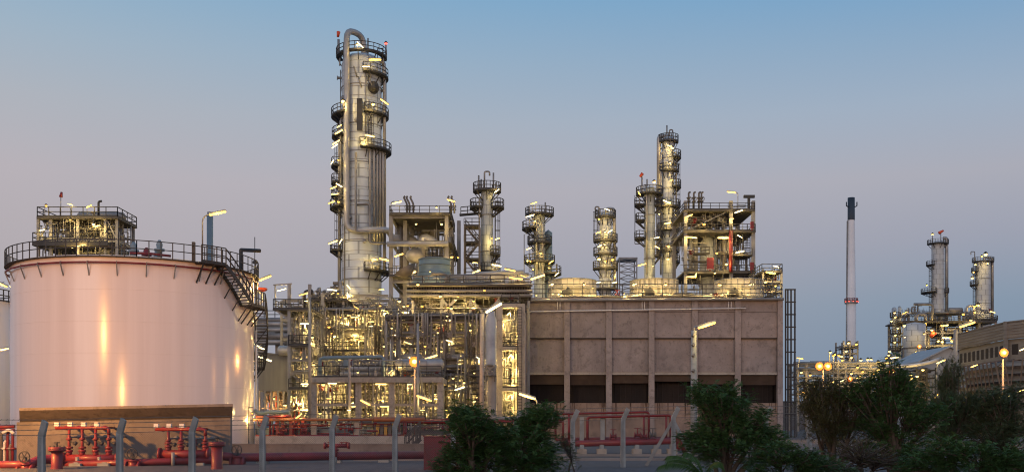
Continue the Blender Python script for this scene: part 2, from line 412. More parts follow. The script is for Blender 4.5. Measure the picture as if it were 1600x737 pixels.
# posts and nozzles on the roof
b=MB(); b.bar(tp(25,TR+.2,TH),tp(25,TR+.2,TH+1.55),.22); b.build('gate_post',M['dark'],tank)
b=MB(); b.path([tp(70,TR-.8,TH),tp(70,TR-.8,TH+2.1),tp(76,TR+.6,TH+2.2)],.16,6,.05); b.build('vent_gooseneck',M['dark'],tank)
b=MB(); b.tube(tp(78,TR+.1,TH),tp(78,TR+.1,TH+3.4),.035,5); b.build('lightning_rod',M['dark'],tank)
b=MB(); b.bar(tp(96,TR+.3,TH-.4),tp(96,TR+.3,TH+1.6),.12); b.lathe([(0,0),(.22,.03),(.24,.2),(.1,.36),(0,.38)],tp(96,TR+.3,TH+1.6),8); b.build('level_gauge',M['dark'],tank)
for ph,rr_,hh in ((-2,3.2,1.5),(8,4.2,1.3),(14,2.6,1.7),(18,4.5,1.2),(62,7.5,1.2)):
    b=MB(); c=tp(ph,TR-rr_,TH+.2); b.lathe([(.22,0),(.22,hh*.5),(.4,hh*.5),(.4,hh*.6),(.2,hh*.6),(.26,hh*.8),(.1,hh),(0,hh)],c,10); b.build('roof_nozzle',M['bluegrey'] if ph!=8 else M['red'],tank)
b=MB(); b.path([tp(-4,TR-2.2,TH+.7),tp(6,TR-2.2,TH+.75),tp(20,TR-2.2,TH+.7)],.10,7,0); b.build('roof_pipe',M['red'],tank)
for ph in (80,86): 
    b=MB(); b.path([tp(ph,TR+.18,0.2),tp(ph,TR+.18,TH-.5)],.07,7,0); b.build('shell_pipe',M['white'],tank)
b=MB(); b.path([tp(64,TR+.15,.1),tp(64,TR+.15,3.2),tp(68,TR+.25,3.2)],.04,6,.1); b.build('shell_pipe',M['dark'],tank)
b=MB(); b.ladder(tp(76,TR+.3,11.4),tp(76,TR+.3,TH),.5,tuple((tp(77,1,0)-tp(75,1,0)).normalized())); b.build('ladder',M['dark'],tank)
lamp(tank,tp(84,TR+.9,TH+.15),1.15,22,900,off=(-.6,-1.0,-.7))
lamp(tank,tp(104,TR+1.6,7.6),1.3,-20,60)
# tall tube lamp standing on the tank platform
p0=tp(27,TR+.9,TH+.02)
sl_=thing('platform_lamp',p0,'bent-necked lit tube lamp on a thin pole standing on the tank stair landing','lamp post')
b=MB(); b.path([p0,p0+Vector((0,0,3.35)),p0+Vector((.65,-.2,3.6))],.055,7,.5); b.build('pole',M['steel'],sl_)
lamp(sl_,p0+Vector((1.2,-.2,3.66)),1.35,12,200)
# second tank, mostly out of the frame
t2=thing('storage_tank',(X(-70,118),118,0),'second white storage tank cut off by the left edge of the picture','storage tank')
b=MB(); c=t2.location; b.lathe([(6.6,0),(6.6,Z(473,118)),(0,Z(466,118))],c,48); b.build('shell',M['tank'],t2)
b=MB(); b.rail([c+Vector((math.cos(2*PI*k/48)*6.65,math.sin(2*PI*k/48)*6.65,Z(473,118))) for k in range(49)],1.3,.05,1.2); b.build('railing',M['dark'],t2)
lamp(t2,W(2,443,107),1.5,-25,200)
lamp(t2,W(5,545,106),1.2,10,200)

# ------------------------------------------------------------------ generic process plant builders
def rndpipe(): return random.choice((M['pipe'],M['pipe'],M['pipe2'],M['pipe2'],M['pipe3'],M['steel']))
def frame(root, cols, levels, D0, D1, top, m=None, cw=.35, bh=.4, rows=2, brace=()):
    m=m or M['beam']; ds=[D0+(D1-D0)*k/(rows-1) for k in range(rows)]
    cx=[X(c,D0) for c in cols]; zt=Z(top,D0)
    for d_ in ds:
        for x in cx:
            b=MB(); b.ibeam((x,d_,0),(x,d_,zt),cw,cw); b.build('column',m,root)
    for lv in levels:
        z=Z(lv,D0)
        for d_ in ds:
            b=MB(); b.ibeam((cx[0]+cw*.6,d_,z),(cx[-1]-cw*.6,d_,z),cw*.7,bh); b.build('beam',m,root)
        for x in cx:
            b=MB(); b.ibeam((x,D0+cw*.6,z),(x,D1-cw*.6,z),cw*.6,bh*.9); b.build('cross_beam',m,root)
    for i,j,l0,l1 in brace:
        b=MB(); b.bar((cx[i],D0+.05,Z(l0,D0)),(cx[j],D0+.05,Z(l1,D0)),.16); b.build('brace',m,root)
def deck(root, x0,x1,py,D0,D1,rail='fblr', th=.15, h=1.1, m=None, Dr=None):
    Dr=Dr or D0; X0,X1,z=X(x0,Dr),X(x1,Dr),Z(py,Dr)
    b=MB(); b.box(X0,X1,D0,D1,z-th,z); o=b.build('deck',m or M['deck'],root)
    b=MB(); e=.06; r=.04
    if 'f' in rail: b.rail([(X0+e,D0+e,z),(X1-e,D0+e,z)],h,r,1.4)
    if 'b' in rail: b.rail([(X0+e,D1-e,z),(X1-e,D1-e,z)],h,r,1.4)
    if 'l' in rail: b.rail([(X0+e,D0+e,z),(X0+e,D1-e,z)],h,r,1.4)
    if 'r' in rail: b.rail([(X1-e,D0+e,z),(X1-e,D1-e,z)],h,r,1.4)
    if b.v: b.build('railing',M['dark'],o)
    return o
def catwalks(root,x0,x1,levels,D0,D1,n,seed):
    rs=random.Random(seed)
    for k in range(n):
        a=rs.uniform(x0,x1-(x1-x0)*.2); c_=min(x1,a+rs.uniform(.15,.45)*(x1-x0)); d_=rs.uniform(D0,D1)
        deck(root,a,c_,rs.choice(levels)-rs.choice((0,0,5)),d_,d_+1.1,'f',.1,1.1,None,D0)
def tangle(root,x0,x1,y0,y1,D0,D1,n,seed,m='steel'):
    # impulse lines, conduits and small branch pipes: far too many to count
    rs=random.Random(seed); b=MB(); xa,xb=X(x0,D0),X(x1,D0); zb,za=max(.2,Z(y1,D0)),Z(y0,D0)
    for k in range(n):
        x,y,z=rs.uniform(xa,xb),rs.uniform(D0,D1),rs.uniform(zb,za); r=rs.choice((.035,.045,.06,.08)); pts=[Vector((x,y,z))]
        ax=rs.choice('xzz')
        for q in range(rs.choice((1,1,2,3))):
            p=pts[-1].copy(); s=rs.uniform(.6,4.2)*rs.choice((-1,1))
            if ax=='x': p.x=min(xb,max(xa,p.x+s)); ax='z'
            else: p.z=min(za,max(zb,p.z+s)); ax='x'
            if (p-pts[-1]).length>.1: pts.append(p)
        if len(pts)>1: b.path(pts,r,5,r*2)
        if rs.random()<.18:
            q=pts[0]; b.cone(q-Vector((0,.0,.14)),q+Vector((0,0,.14)),.13,.13,7)
    b.build('small_bore_lines',M[m],root,'stuff')
def pipebank(root,x0,x1,py,D,n,seed,Dr,drops=()):
    # an ordered bank of lines on one level, with regular drop legs ending in valves
    rs=random.Random(seed); z=Z(py,Dr); xa,xb=X(x0,Dr),X(x1,Dr)
    for k in range(n):
        r=rs.choice((.09,.12,.15,.2)); y=D+k*.5; b=MB(); zz=z+.22+r; b.tube((xa+rs.uniform(0,.8),y,zz),(xb-rs.uniform(0,.8),y,zz),r,8)
        for f_ in (.22,.5,.8): b.flange((xa+(xb-xa)*f_,y,zz),r*1.6,'X',.12)
        b.build('header_line',rs.choice((M['pipe'],M['pipe2'],M['steel'])),root)
    for px,py2,m in drops:
        for k in range(m):
            r=rs.choice((.07,.09,.11)); x=X(px,Dr)+k*.42; y=D-.25; zb=max(.3,Z(py2,Dr)); b=MB(); b.path([(x,D+.6,z+.5),(x,y,z+.5),(x,y,zb)],r,7,.25); b.flange((x,y,zb+.3),r*1.7,'Z',.1); b.flange((x,y,(z+zb)/2),r*1.6,'Z',.1)
            b.build('drop_line',rs.choice((M['pipe'],M['pipe2'],M['pipe3'],M['steel'])),root)
        b=MB(); b.valve((X(px,Dr)+m*.2,D-.3,(z+max(.3,Z(py2,Dr)))/2-.8),.17,'Z'); b.build('valve',M['pipe2'],root)
CNT={}
def pipes(root, x0,x1,y0,y1,D0,D1,nv=20,nh=15,seed=1,rm=1.0,levels=None,small=60,valves=8,vessels=2,Dr=None,drums=1):
    rs=random.Random(seed); Dr=Dr or D0
    xa,xb=X(x0,Dr),X(x1,Dr); zb,za=max(.15,Z(y1,Dr)),Z(y0,Dr)
    def rx(): return rs.uniform(xa,xb)
    def rz(): return (Z(rs.choice(levels),Dr)+rs.uniform(.1,.9)) if levels and rs.random()<.6 else rs.uniform(zb,za)
    extra=MB()
    def put(b,ml):
        CNT[root.name]=CNT.get(root.name,0)+1
        if CNT[root.name]<=88: b.build('pipe',ml,root)
        else: extra.add(b.v,b.f,True)
    i=0
    while i<nv:                                     # vertical runs, often in banks
        k=rs.choice((1,1,2,3,4)); r=rs.choice((.06,.07,.08,.1,.12,.15,.2))*rm; x=rx(); y=rs.uniform(D0,D1); z0=rs.choice((zb,zb,rz())); z1=min(za,max(rz(),z0+2)); ml=rndpipe(); sd=rs.choice((-1,1)); ln=rs.uniform(.6,4)
        for q in range(k):
            xx=x+q*r*3.4
            if xx>xb: break
            pts=[(xx,y,z0),(xx,y,z1+q*r*sd)]
            if rs.random()<.6: pts.append((min(xb,max(xa,xx+sd*ln)),y,z1+q*r*sd))
            elif rs.random()<.5: pts.append((xx,min(D1,y+ln),z1))
            if rs.random()<.3: pts.insert(0,(min(xb,max(xa,xx-sd*ln*.7)),y,z0))
            b=MB(); b.path(pts,r,7)
            if r>.13:
                for t in (.25,.7): b.flange(Vector((xx,y,z0+(z1-z0)*t)),r*1.5)
            put(b,ml); i+=1
    i=0
    while i<nh:
        k=rs.choice((1,2,3,4)); r=rs.choice((.07,.08,.1,.13,.16,.22))*rm; y=rs.uniform(D0,D1); z=rz(); xl=rs.uniform(xa,xa+(xb-xa)*.5); xr=rs.uniform(xl+(xb-xl)*.4,xb); ml=rndpipe()
        for q in range(k):
            pts=[(xl,y+q*r*3,z),(xr,y+q*r*3,z)]
            if rs.random()<.45: pts.append((xr,y+q*r*3,max(zb,z-rs.uniform(1,4))))
            if rs.random()<.35: pts.insert(0,(xl,y+q*r*3,min(za,z+rs.uniform(1,3))))
            b=MB(); b.path(pts,r,7); put(b,ml); i+=1
    for q in range(valves):
        b=MB(); b.valve((rx(),rs.uniform(D0,D0+(D1-D0)*.4),rz()),rs.uniform(.13,.24),rs.choice('XZ')); b.build('valve',rs.choice((M['pipe2'],M['pipe3'],M['steel'],M['red'])),root)
    for q in range(vessels):
        b=MB(); r=rs.uniform(.5,1.1); hh=rs.uniform(2,5); c=(rx(),rs.uniform(D0+(D1-D0)*.3,D1),min(za-hh-1,rs.choice((zb,rz()-1))))
        b.lathe([(0,0),(r*.6,.1),(r*.95,.4),(r,.7),(r,hh),(r*.9,hh+.35),(r*.5,hh+.65),(0,hh+.75)],c,16); b.build('vessel',rs.choice((M['pipe'],M['pipe2'])),root)
    for q in range(drums):
        b=MB(); r=rs.uniform(.4,.8); hh=rs.uniform(3,6); xx=min(xb-hh,max(xa,rx()))
        b.lathe([(0,-.3),(r*.7,-.2),(r,0),(r,hh),(r*.7,hh+.2),(0,hh+.3)],(xx,rs.uniform(D0,D1),rz()+r),14,'X'); b.build('heat_exchanger',rs.choice((M['pipe'],M['pipe2'])),root)
    if extra.v: extra.build('pipe_bundle',M['pipe2'],root,'stuff')
    if small:
        b=MB()
        for q in range(int(small*2.6)):
            x,y,z=rx(),rs.uniform(D0-.2,D1),rz(); r=rs.choice((.03,.04,.05,.06)); t=rs.random()
            if t<.5: pts=[(x,y,z),(x,y,min(za,z+rs.uniform(1,5)))]
            elif t<.8: pts=[(x,y,z),(min(xb,x+rs.uniform(.7,4)),y,z)]
            else: x2=min(xb,x+rs.uniform(.5,2)); pts=[(x,y,z),(x2,y,z),(x2,y,max(zb,z-rs.uniform(.5,3)))]
            b.path(pts,r,5,r*2)
        b.build('small_pipework',M['pipe2'],root,'stuff')
def tower(name,label,px,D,rpx,ytop,cat='distillation column',m=None,platforms=(),ladders=(),risers=(),head=True,group=None,rings=6,base=0,flare=None):
    c=Vector((X(px,D),D,0)); root=thing(name,c,label,cat,group); r=L(rpx,D); zt=Z(ytop,D); m=m or M['clad']
    prof=[(r*1.02,0),(r*1.02,.5),(r,.6)]
    if flare: prof=[(r*flare[1],0),(r*flare[1],Z(flare[0]+8,D)),(r,Z(flare[0],D))]
    prof+=[(r,zt)]
    b=MB(); b.lathe(prof,c,32)
    if head: b.lathe([(r,zt),(r*.94,zt+r*.22),(r*.75,zt+r*.42),(r*.4,zt+r*.53),(0,zt+r*.56)],c,32)
    else: b.lathe([(r,zt),(0,zt+.05)],c,32)
    b.build('shell',m,root)
    for k in range(1,rings+1):
        b=MB(); z=zt*k/(rings+.6); b.ringpath(c,r+.02,z,.09,0,2*PI,32,6); b.build('stiffening_ring',M['steel'],root)
    for p in platforms:
        py,a0,a1,ext=p[:4]; z=Z(py,D); ro=r+ext; A0,A1=rad(a0),rad(a1)
        b=MB(); b.sector(c,r+.02,ro,A0,A1,z-.18,z,18)
        for k in range(5):
            a=A0+(A1-A0)*(k+.5)/5; u=Vector((math.cos(a),math.sin(a),0)); b.bar(c+u*(ro-.15)+Vector((0,0,z-.18)),c+u*r+Vector((0,0,z-1.5)),.13)
        o=b.build('platform',M['dark'],root)
        b=MB(); n=max(6,int(abs(a1-a0)/14)); pts=[c+Vector((math.cos(A0+(A1-A0)*k/n)*(ro-.05),math.sin(A0+(A1-A0)*k/n)*(ro-.05),z)) for k in range(n+1)]
        if abs(a1-a0)<350:
            u0=Vector((math.cos(A0),math.sin(A0),0)); u1=Vector((math.cos(A1),math.sin(A1),0))
            pts=[c+u0*(r+.1)+Vector((0,0,z))]+pts+[c+u1*(r+.1)+Vector((0,0,z))]
        b.rail(pts,1.25,.05,1.5); b.build('railing',M['dark'],o)
    for a,y0,y1 in ladders:
        A=rad(a); u=Vector((math.cos(A),math.sin(A),0)); b=MB()
        b.ladder(c+u*(r+.35)+Vector((0,0,Z(y0,D))),c+u*(r+.35)+Vector((0,0,Z(y1,D)+1)),.6,(-u.y,u.x,0),.05,.4,True,tuple(u)); b.build('caged_ladder',M['dark'],root)
    for a,y0,y1,pr,over in risers:      # vertical pipe hugging the shell; over=True loops over the head
        A=rad(a); u=Vector((math.cos(A),math.sin(A),0)); q=c+u*(r+pr+.25); z0,z1=Z(y0,D),Z(y1,D)
        pts=[q+Vector((0,0,z0)),q+Vector((0,0,z1))]
        if over: pts+= [c+u*(r*.15)+Vector((0,0,z1)),c+u*(r*.15)+Vector((0,0,zt+r*.4))]
        else: pts+= [c+u*(r*.8)+Vector((0,0,z1))]
        b=MB(); b.path(pts,pr,10,pr*2.5 if not over else r*.6); b.build('riser_pipe',M['pipe'],root)
    return root,c,r,zt
# ------------------------------------------------------------------ structure behind the tank
D=118
r_=thing('process_platform',(X(121,D),D+6,0),'two-deck steel platform crowded with pipework rising behind the big tank','process platform')
frame(r_,[60,80,122,165,183],[339,376],D,D+5,338,M['steel'],.3,.35,2,((0,1,376,339),(3,4,339,376)))
deck(r_,57,184,338,D-.6,D+5.5,th=.25); deck(r_,50,168,378,D-1.2,D+5.5,'fl',th=.4)
pipes(r_,62,182,339,376,D+.5,D+5,18,12,11,.8,[350,365],70,10,3)
pipes(r_,62,182,376,420,D+.5,D+5,8,6,12,.8,None,20,3,1)
tangle(r_,58,184,340,400,D-.4,D+4,110,305)
for px,rr_ in ((110,8),(145,7),(128,5)):
    b=MB(); q=L(rr_,D); b.lathe([(0,0),(q,.3),(q,2.2),(q*.7,2.6),(0,2.8)],(X(px,D+3),D+3,Z(376,D)),16); b.build('vessel',M['pipe'],r_)
b=MB(); b.tube(W(95,338,D),W(95,306,D),.05,5); b.build('flag_pole',M['steel'],r_)
b=MB(); b.cone(W(95,308,D),W(95,300,D)+Vector((.1,0,0)),.22,.12,8); b.build('windsock',M['red'],r_)
b=MB(); b.path([W(154,338,D),W(154,315,D),W(159,314,D)],.13,6,.2); b.build('davit',M['dark'],r_)
for px in (70,110,136):
    b=MB(); b.tube(W(px,338,D),W(px,322,D),.04,5); b.build('lamp_pole',M['steel'],r_)
lamps(r_,[(72,321,7,0,60),(110,319,9,-15,120),(139,322,10,25,120),(66,359,9,10,200),(151,353,12,10,320),(131,381,26,12,450),(113,386,7,0,200),(110,343,6,0,320),(146,350,6,0,320)],D-.7)

# ------------------------------------------------------------------ blue stack behind the tank
D=140; c=Vector((X(328,D),D,0)); t=thing('steel_stack',c,'slim blue-grey stack standing directly behind the bent lamp on the tank','stack')
b=MB(); b.lathe([(.45,0),(.42,Z(337,D)),(.34,Z(337,D)),(.34,Z(345,D))],c,20); b.build('flue',M['bluegrey'],t)
b=MB(); b.lathe([(.36,0),(.36,.5),(.3,.5),(.3,0)],c+Vector((0,0,Z(337,D))),16); b.build('rim',M['pipe2'],t)

# ------------------------------------------------------------------ the tallest column
D=170
tw,c,r,zt=tower(
 'distillation_column','tallest silver-clad column with stacked platforms and a looping overhead pipe',565,D,31,104,
 platforms=[(90,-200,20,.9),(122,-78,60,1.15),(183,-75,80,1.2),(184,-215,-118,1.7),(216,-235,-135,1.6),(238,-85,60,1.65),(262,-225,-150,1.7),(288,-225,-150,1.7),(308,-225,-150,1.7),(327,-225,-125,1.9),(393,-225,-150,1.9),(426,-75,40,1.6)],
 ladders=[(-172,393,327),(-172,308,262),(-172,262,216),(-60,238,183)],
 risers=[(-4,430,98,.28,False),(8,430,140,.25,False),(-60,382,240,.19,False),(-49,382,240,.19,False),(-39,382,240,.19,False),(-29,382,240,.19,False),(-19,382,240,.3,False),(-160,470,200,.22,False),(-148,330,190,.18,False)],rings=9,m=M['clad'])
# overhead line: from the top, over, all the way down the front and off to the right at y 365
q=c+Vector((math.cos(rad(-118))*(r+.75),math.sin(rad(-118))*(r+.75),0))
b=MB(); b.path([c+Vector((.6,-.4,zt+.5)),c+Vector((.3,-.5,Z(58,D))),q+Vector((0,0,Z(58,D)-.1)),q+Vector((0,0,Z(366,D))),Vector((X(606,D-3.5),D-4.2,Z(366,D))),Vector((X(612,D),D+6,Z(368,D)))],.5,14,1.6); b.build('overhead_pipe',M['pipe'],tw)
b=MB()
for py in (150,200,250,300,345): b.bar(q+Vector((0,0,Z(py,D))),c+(q-c)*.9+Vector((0,0,Z(py+6,D))),.2)
b.build('pipe_support',M['steel'],tw)
b=MB(); b.path([W(556,238,D-4.2),W(556,362,D-4.2),W(600,362,D-4.2)],.2,8,.6); b.build('riser_pipe',M['pipe2'],tw)
b=MB(); b.path([W(558,320,D-3.8),W(578,318,D-3.9),W(578,380,D-3.9),W(604,380,D-4)],.2,8,.6); b.build('riser_pipe',M['pipe2'],tw)
b=MB(); q2=W(583,137,D-r*.85); b.cone(q2+Vector((0,.6,0)),q2+Vector((.1,-.5,0)),.9,.9,16); b.cone(q2+Vector((.1,-.5,0)),q2+Vector((.12,-.65,0)),.6,.6,16); b.build('manhole',M['dark'],tw)
b=MB(); b.box(X(564,D),X(572,D),D-r-1.2,D-r-.6,Z(215,D),Z(167,D)); b.build('cable_duct',M['dark'],tw)
for px,y0,y1,k in ((529,90,62,1),(603,90,70,0),(575,88,60,2)):
    b=MB(); b.tube(W(px,y0,D),W(px,y1,D),.14 if k!=1 else .22,6); b.build('mast',M['steel'],tw)
b=MB(); b.cone(W(528,58,D),W(529,50,D),.2,.32,8); b.build('windsock',M['orange'],tw)
bulb(tw,W(603,68,D),.5,0,red=True)
b=MB(); b.path([W(603,130,D),W(603,180,D)],.12,6,0); b.build('riser_pipe',M['pipe2'],tw)
lamps(tw,[(563,70,14,-45,300),(586,93,20,0,500),(572,104,12,0,300),(601,159,16,-35,500),(578,212,16,-12,600),(570,219,7,0,1300),(530,197,9,30,200),(529,206,14,30,300),(525,222,14,30,250),(523,228,12,35,200),(519,253,9,60,300),(529,250,7,0,300),(521,293,12,20,300),(530,289,12,-30,300),(523,303,12,5,250),(518,316,12,20,250),(529,315,7,0,300),(520,378,16,20,300),(532,377,9,60,300),(536,158,7,0,1300),(583,163,7,0,1300),(585,405,9,0,1700),(602,405,18,-12,450),(558,70,6,0,200)],D-4.4,k=.42)
lamps(tw,[(596,452,9,0,200),(545,448,9,-50,300)],D-4.5)

for k in range(9):
    a=rad(-170+k*19); u=Vector((math.cos(a),math.sin(a),0)); y0=110+37*((k*5)%9); b=MB(); q=c+u*(r-.05)+Vector((0,0,Z(y0+14,D))); b.tube(q,q+u*.75,.22,9); b.cone(q+u*.65,q+u*.8,.34,.34,9); b.build('nozzle',M['steel'],tw)
for a,y0,y1 in ((-135,470,120),(-70,238,110),(-178,470,110)):
    u=Vector((math.cos(rad(a)),math.sin(rad(a)),0)); b=MB(); b.tube(c+u*(r+.18)+Vector((0,0,Z(y0,D))),c+u*(r+.18)+Vector((0,0,Z(y1,D))),.09,6); b.build('conduit',M['pipe2'],tw)
for k in range(26):
    b=MB(); b.ringpath(c,r+.012,Z(466-k*14,D),.035,0,2*PI,32,4); b.build('cladding_band',M['pipe2'],tw)
for px,py in ((553,112),(575,112),(560,128),(577,128)):
    b=MB(); b.path([W(px,py-8,D-r*.98),W(px+2,py,D-r-.35),W(px+5,py+9,D-r*.98)],.12,7,.3); b.build('nozzle_pipe',M['pipe2'],tw)
for px in (531,541,590,599):
    b=MB(); b.tube(W(px,103,D-1),W(px,91,D-1),.12,6); b.build('platform_post',M['steel'],tw)
b=MB(); b.path([W(590,91,D-2),W(590,76,D-2),W(598,76,D-2),W(598,91,D-2)],.07,6,.1); b.build('davit',M['dark'],tw)
# ------------------------------------------------------------------ upper steel frame with big pipe bends
D=152
u=thing('process_structure',(X(660,D),D+10,0),'tall open grey steel frame holding curved large pipes beside the tallest column','process frame')
frame(u,[611,698],[339,378,440],D,D+14,336,M['beam'],.55,.4,2,())
deck(u,608,703,333,D-.8,D+13,th=.25); deck(u,608,640,430,D-.8,D+16,'f'); deck(u,690,706,378,D,D+18,'r')
for px,dd in ((633,D+3),(705,D+9),(717,D+18),(655,D+20)):
    b=MB(); b.ibeam((X(px,dd),dd,0),(X(px,dd),dd,Z(345,dd)),.6,.6); b.build('column',M['steel'],u)
def bigpipe(pts,rr_,D_,mt='pipe',bend=None,name='pipe',root=u):
    b=MB(); b.path([W(*p) if len(p)==3 else W(p[0],p[1],D_) for p in pts],rr_,12,bend); return b.build(name,M[mt],root)
bigpipe([(612,374),(648,374),(652,400)],.75,D+5,'pipe2',1.6)
bigpipe([(605,381),(700,381)],.4,D-1,'pipe',0)
bigpipe([(661,440),(661,370),(676,378),(676,382)],.75,D+2,'pipe',1.2)
bigpipe([(668,340),(664,368),(655,371)],.7,D+12,'pipe2',1); bigpipe([(679,340),(679,376)],.8,D+12,'pipe2',0)
bigpipe([(640,345),(640,358),(646,362),(640,372)],.45,D+8,'pipe2',.8); bigpipe([(622,345),(622,372),(615,372)],.5,D+8,'pipe2',.8)
bigpipe([(628,355),(628,430)],.35,D+4,'pipe3',0); bigpipe([(636,350),(636,430)],.3,D+4,'pipe2',0)
b=MB(); b.lathe([(0,-.2),(.9,0),(1.3,.5),(1.5,1.0),(1.3,1.6),(.8,2),(0,2.2)],W(649,410,D+2),18); b.build('vessel',M['pipe'],u)
b=MB(); b.lathe([(0,0),(.55,.2),(.7,.9),(.5,1.6),(0,1.8)],W(667,408,D+5),14); b.build('vessel',M['pipe'],u)
pipes(u,613,698,345,440,D+3,D+22,16,12,21,1.3,[378,400],40,6,0,D,0)
tangle(u,612,704,340,440,D-.3,D+14,90,301); catwalks(u,612,690,[378,400,420],D,D+6,3,302)
for px in (636,640,646,705,710):
    b=MB(); q=W(px,333,D+4); b.path([q,q+Vector((0,0,1.4)),q+Vector((-.5,0,2.4)),q+Vector((-.3,0,2.6))],.15,7,.3); b.valve(q+Vector((0,0,.8)),.2,'Z'); b.build('relief_valve',M['pipe3'],u)
for px in (611,710):
    b=MB(); b.path([W(px,333,D-.6),W(px,316,D-.6),W(px+(5 if px<650 else -3),314,D-.8)],.06,6,.3); b.build('lamp_pole',M['steel'],u)
lamps(u,[(620,316,16,12,300),(705,313,14,-15,300),(682,324,7,0,250),(623,398,15,18,400),(603,404,6,0,0),(640,427,22,20,500),(706,401,6,0,350),(716,402,6,0,300),(700,420,6,0,250),(650,350,6,0,500),(690,350,6,0,500)],D-.9,k=.5)
lamps(u,[(742,410,8,0,200),(744,424,14,20,250)],D)
st=thing('stair_tower',(X(738,D),D+12,0),'zigzag open steel stair tower between the curved-pipe frame and the slim grey column','stair tower')
for x in (726,749):
    for dd in (D+8,D+11):
        b=MB(); b.bar((X(x,D+8),dd,0),(X(x,D+8),dd,Z(350,D+8)),.25); b.build('column',M['pipe3'],st)
for k,py in enumerate((352,378,404,430)):
    xx=(727,748) if k%2==0 else (748,727)
    b=MB(); b.box(X(725,D+8),X(750,D+8),D+8,D+11,Z(py,D+8)-.15,Z(py,D+8)); o=b.build('landing',M['deck'],st)
    b=MB(); b.rail([(X(725,D+8),D+8,Z(py,D+8)),(X(750,D+8),D+8,Z(py,D+8))],1.1,.05,1); b.build('railing',M['dark'],o)
    if k<3: b=MB(); b.stair((X(xx[0],D+8),D+8.3,Z(py,D+8)),(X(xx[1],D+8),D+8.3,Z(py+26,D+8)),(0,1,0),9); b.build('stair_flight',M['pipe3'],st)

# ------------------------------------------------------------------ the other columns of the skyline
def top_pipes(root,lst,D):
    for px,y0,y1,hook in lst:
        b=MB(); pts=[W(px,y0,D),W(px,y1,D)]
        if hook: pts+= [W(px+hook,y1,D),W(px+hook,y1+abs(hook)*.8,D)]
        b.path(pts,.14,7,.3); b.build('vent_pipe',M['pipe2'],root)
D=165
t,c,r,zt=tower('distillation_column','slim grey column with a square-topped pipe hoop and ladder rising from the steel frame',761,D,9.5,302,m=M['clad3'],
 platforms=[(299,-220,40,1.3),(325,-230,-130,1.8),(325,-50,50,1.8),(398,-60,60,1.2),(425,-200,30,1.2)],ladders=[(-8,426,325)],risers=[(-150,430,310,.16,False)],rings=6)
top_pipes(t,[(757,298,268,8),(771,298,270,0),(748,300,274,0),(775,300,285,0),(752,298,280,0)],D-.5)
lamps(t,[(776,298,10,35,300),(777,373,8,20,200),(776,414,16,-10,300),(768,372,6,0,400)],D-1.6)
b=MB(); b.rail([W(720,336,D+2),W(752,333,D+2)],1.3,.06,1.2); b.bar(W(718,336,D+2),W(754,333,D+2),.9,.25); b.build('bridge',M['dark'],t)
D=190
t,c,r,zt=tower('distillation_column','short column wrapped in square cage platforms, left of the first golden fan drum',843,D,9,337,m=M['clad3'],
 platforms=[(336,-210,40,1.6),(358,-235,-110,2.2),(380,-215,10,1.2),(410,-235,40,1.8),(428,-40,60,3)],ladders=[(-150,430,340)],risers=[(-70,440,350,.2,False),(-110,440,345,.16,False)],rings=5)
b=MB(); b.lathe([(.75,0),(.75,Z(362,D)),(0,Z(357,D))],(X(857,D),D+1,0),18); b.build('side_drum',M['bluegrey'],t)
top_pipes(t,[(852,337,316,0),(846,337,322,0),(826,340,322,0),(870,432,412,0)],D)
for px,y0,y1 in ((819,366,430),(822,340,366)):
    b=MB(); b.bar(W(px,y0,D-2),W(px,y1,D-2),.14); b.build('platform_post',M['dark'],t)
lamps(t,[(834,317,11,18,200),(828,337,14,15,300),(836,345,6,0,400),(826,388,9,18,250),(861,409,9,35,250),(858,418,6,0,300),(829,408,6,0,300),(824,407,6,0,200),(870,428,9,40,300),(833,420,6,0,350),(845,395,6,0,350)],D-2.8)
D=185
t,c,r,zt=tower('distillation_column','gold-lit round-headed column standing alone between the two golden fan drums',946,D,9.5,337,
 platforms=[(340,-180,20,.8),(377,-215,10,1.1),(398,-190,30,1.1),(420,-205,25,1.2),(452,-205,30,1.2)],ladders=[(-168,377,340)],risers=[(-5,452,326,.28,True),(10,440,335,.16,False)],rings=5,m=M['clad2'])
top_pipes(t,[(936,340,323,-6)],D)
lamps(t,[(949,327,9,-15,250),(936,342,6,0,250),(935,363,9,20,300),(953,361,9,35,350),(937,384,8,30,350),(945,382,6,0,350),(936,404,7,20,300),(957,405,7,40,300),(946,408,6,0,350),(961,431,9,80,350),(935,441,8,10,200),(960,441,8,10,200),(945,362,6,0,350)],D-2.6)
D=196
t,c,r,zt=tower('distillation_column','very slim tall column with gold-lit platforms and a side pipe looping over its top',1044,D,9.5,219,
 platforms=[(222,-200,20,.8),(247,-60,40,1.3),(268,-150,10,.9),(293,-60,40,1.3),(324,-215,30,1.2),(360,-205,30,1.0),(393,-205,30,1.0),(410,-60,40,1.1),(340,-60,30,1.0)],
 ladders=[(-20,293,250),(-20,340,297),(-150,410,330)],risers=[(-172,335,213,.42,True),(-158,430,240,.18,False),(-25,420,240,.16,False)],rings=9,m=M['clad2'])
top_pipes(t,[(1042,218,196,0),(1050,222,209,0),(1046,220,203,5)],D)
lamps(t,[(1047,228,11,-20,300),(1051,231,6,0,250),(1047,254,6,0,450),(1049,281,7,30,400),(1040,314,9,-20,400),(1044,348,12,10,450),(1044,384,6,0,450),(1044,404,6,0,450),(1046,316,6,0,400),(1056,336,6,0,200)],D-2.6)
D=188
t,c,r,zt=tower('distillation_column','blue-grey shorter twin column tucked beside the very slim tall one, windsock on top',1015,D,8.5,296,m=M['clad3'],
 platforms=[(304,-225,45,1.5),(321,-235,-140,1.8),(321,-40,40,1.4),(345,-235,-150,1.6),(373,-235,-140,1.8),(373,-40,40,1.4),(400,-40,40,1.2)],ladders=[(-20,400,310)],risers=[(-120,430,300,.16,False)],rings=5)
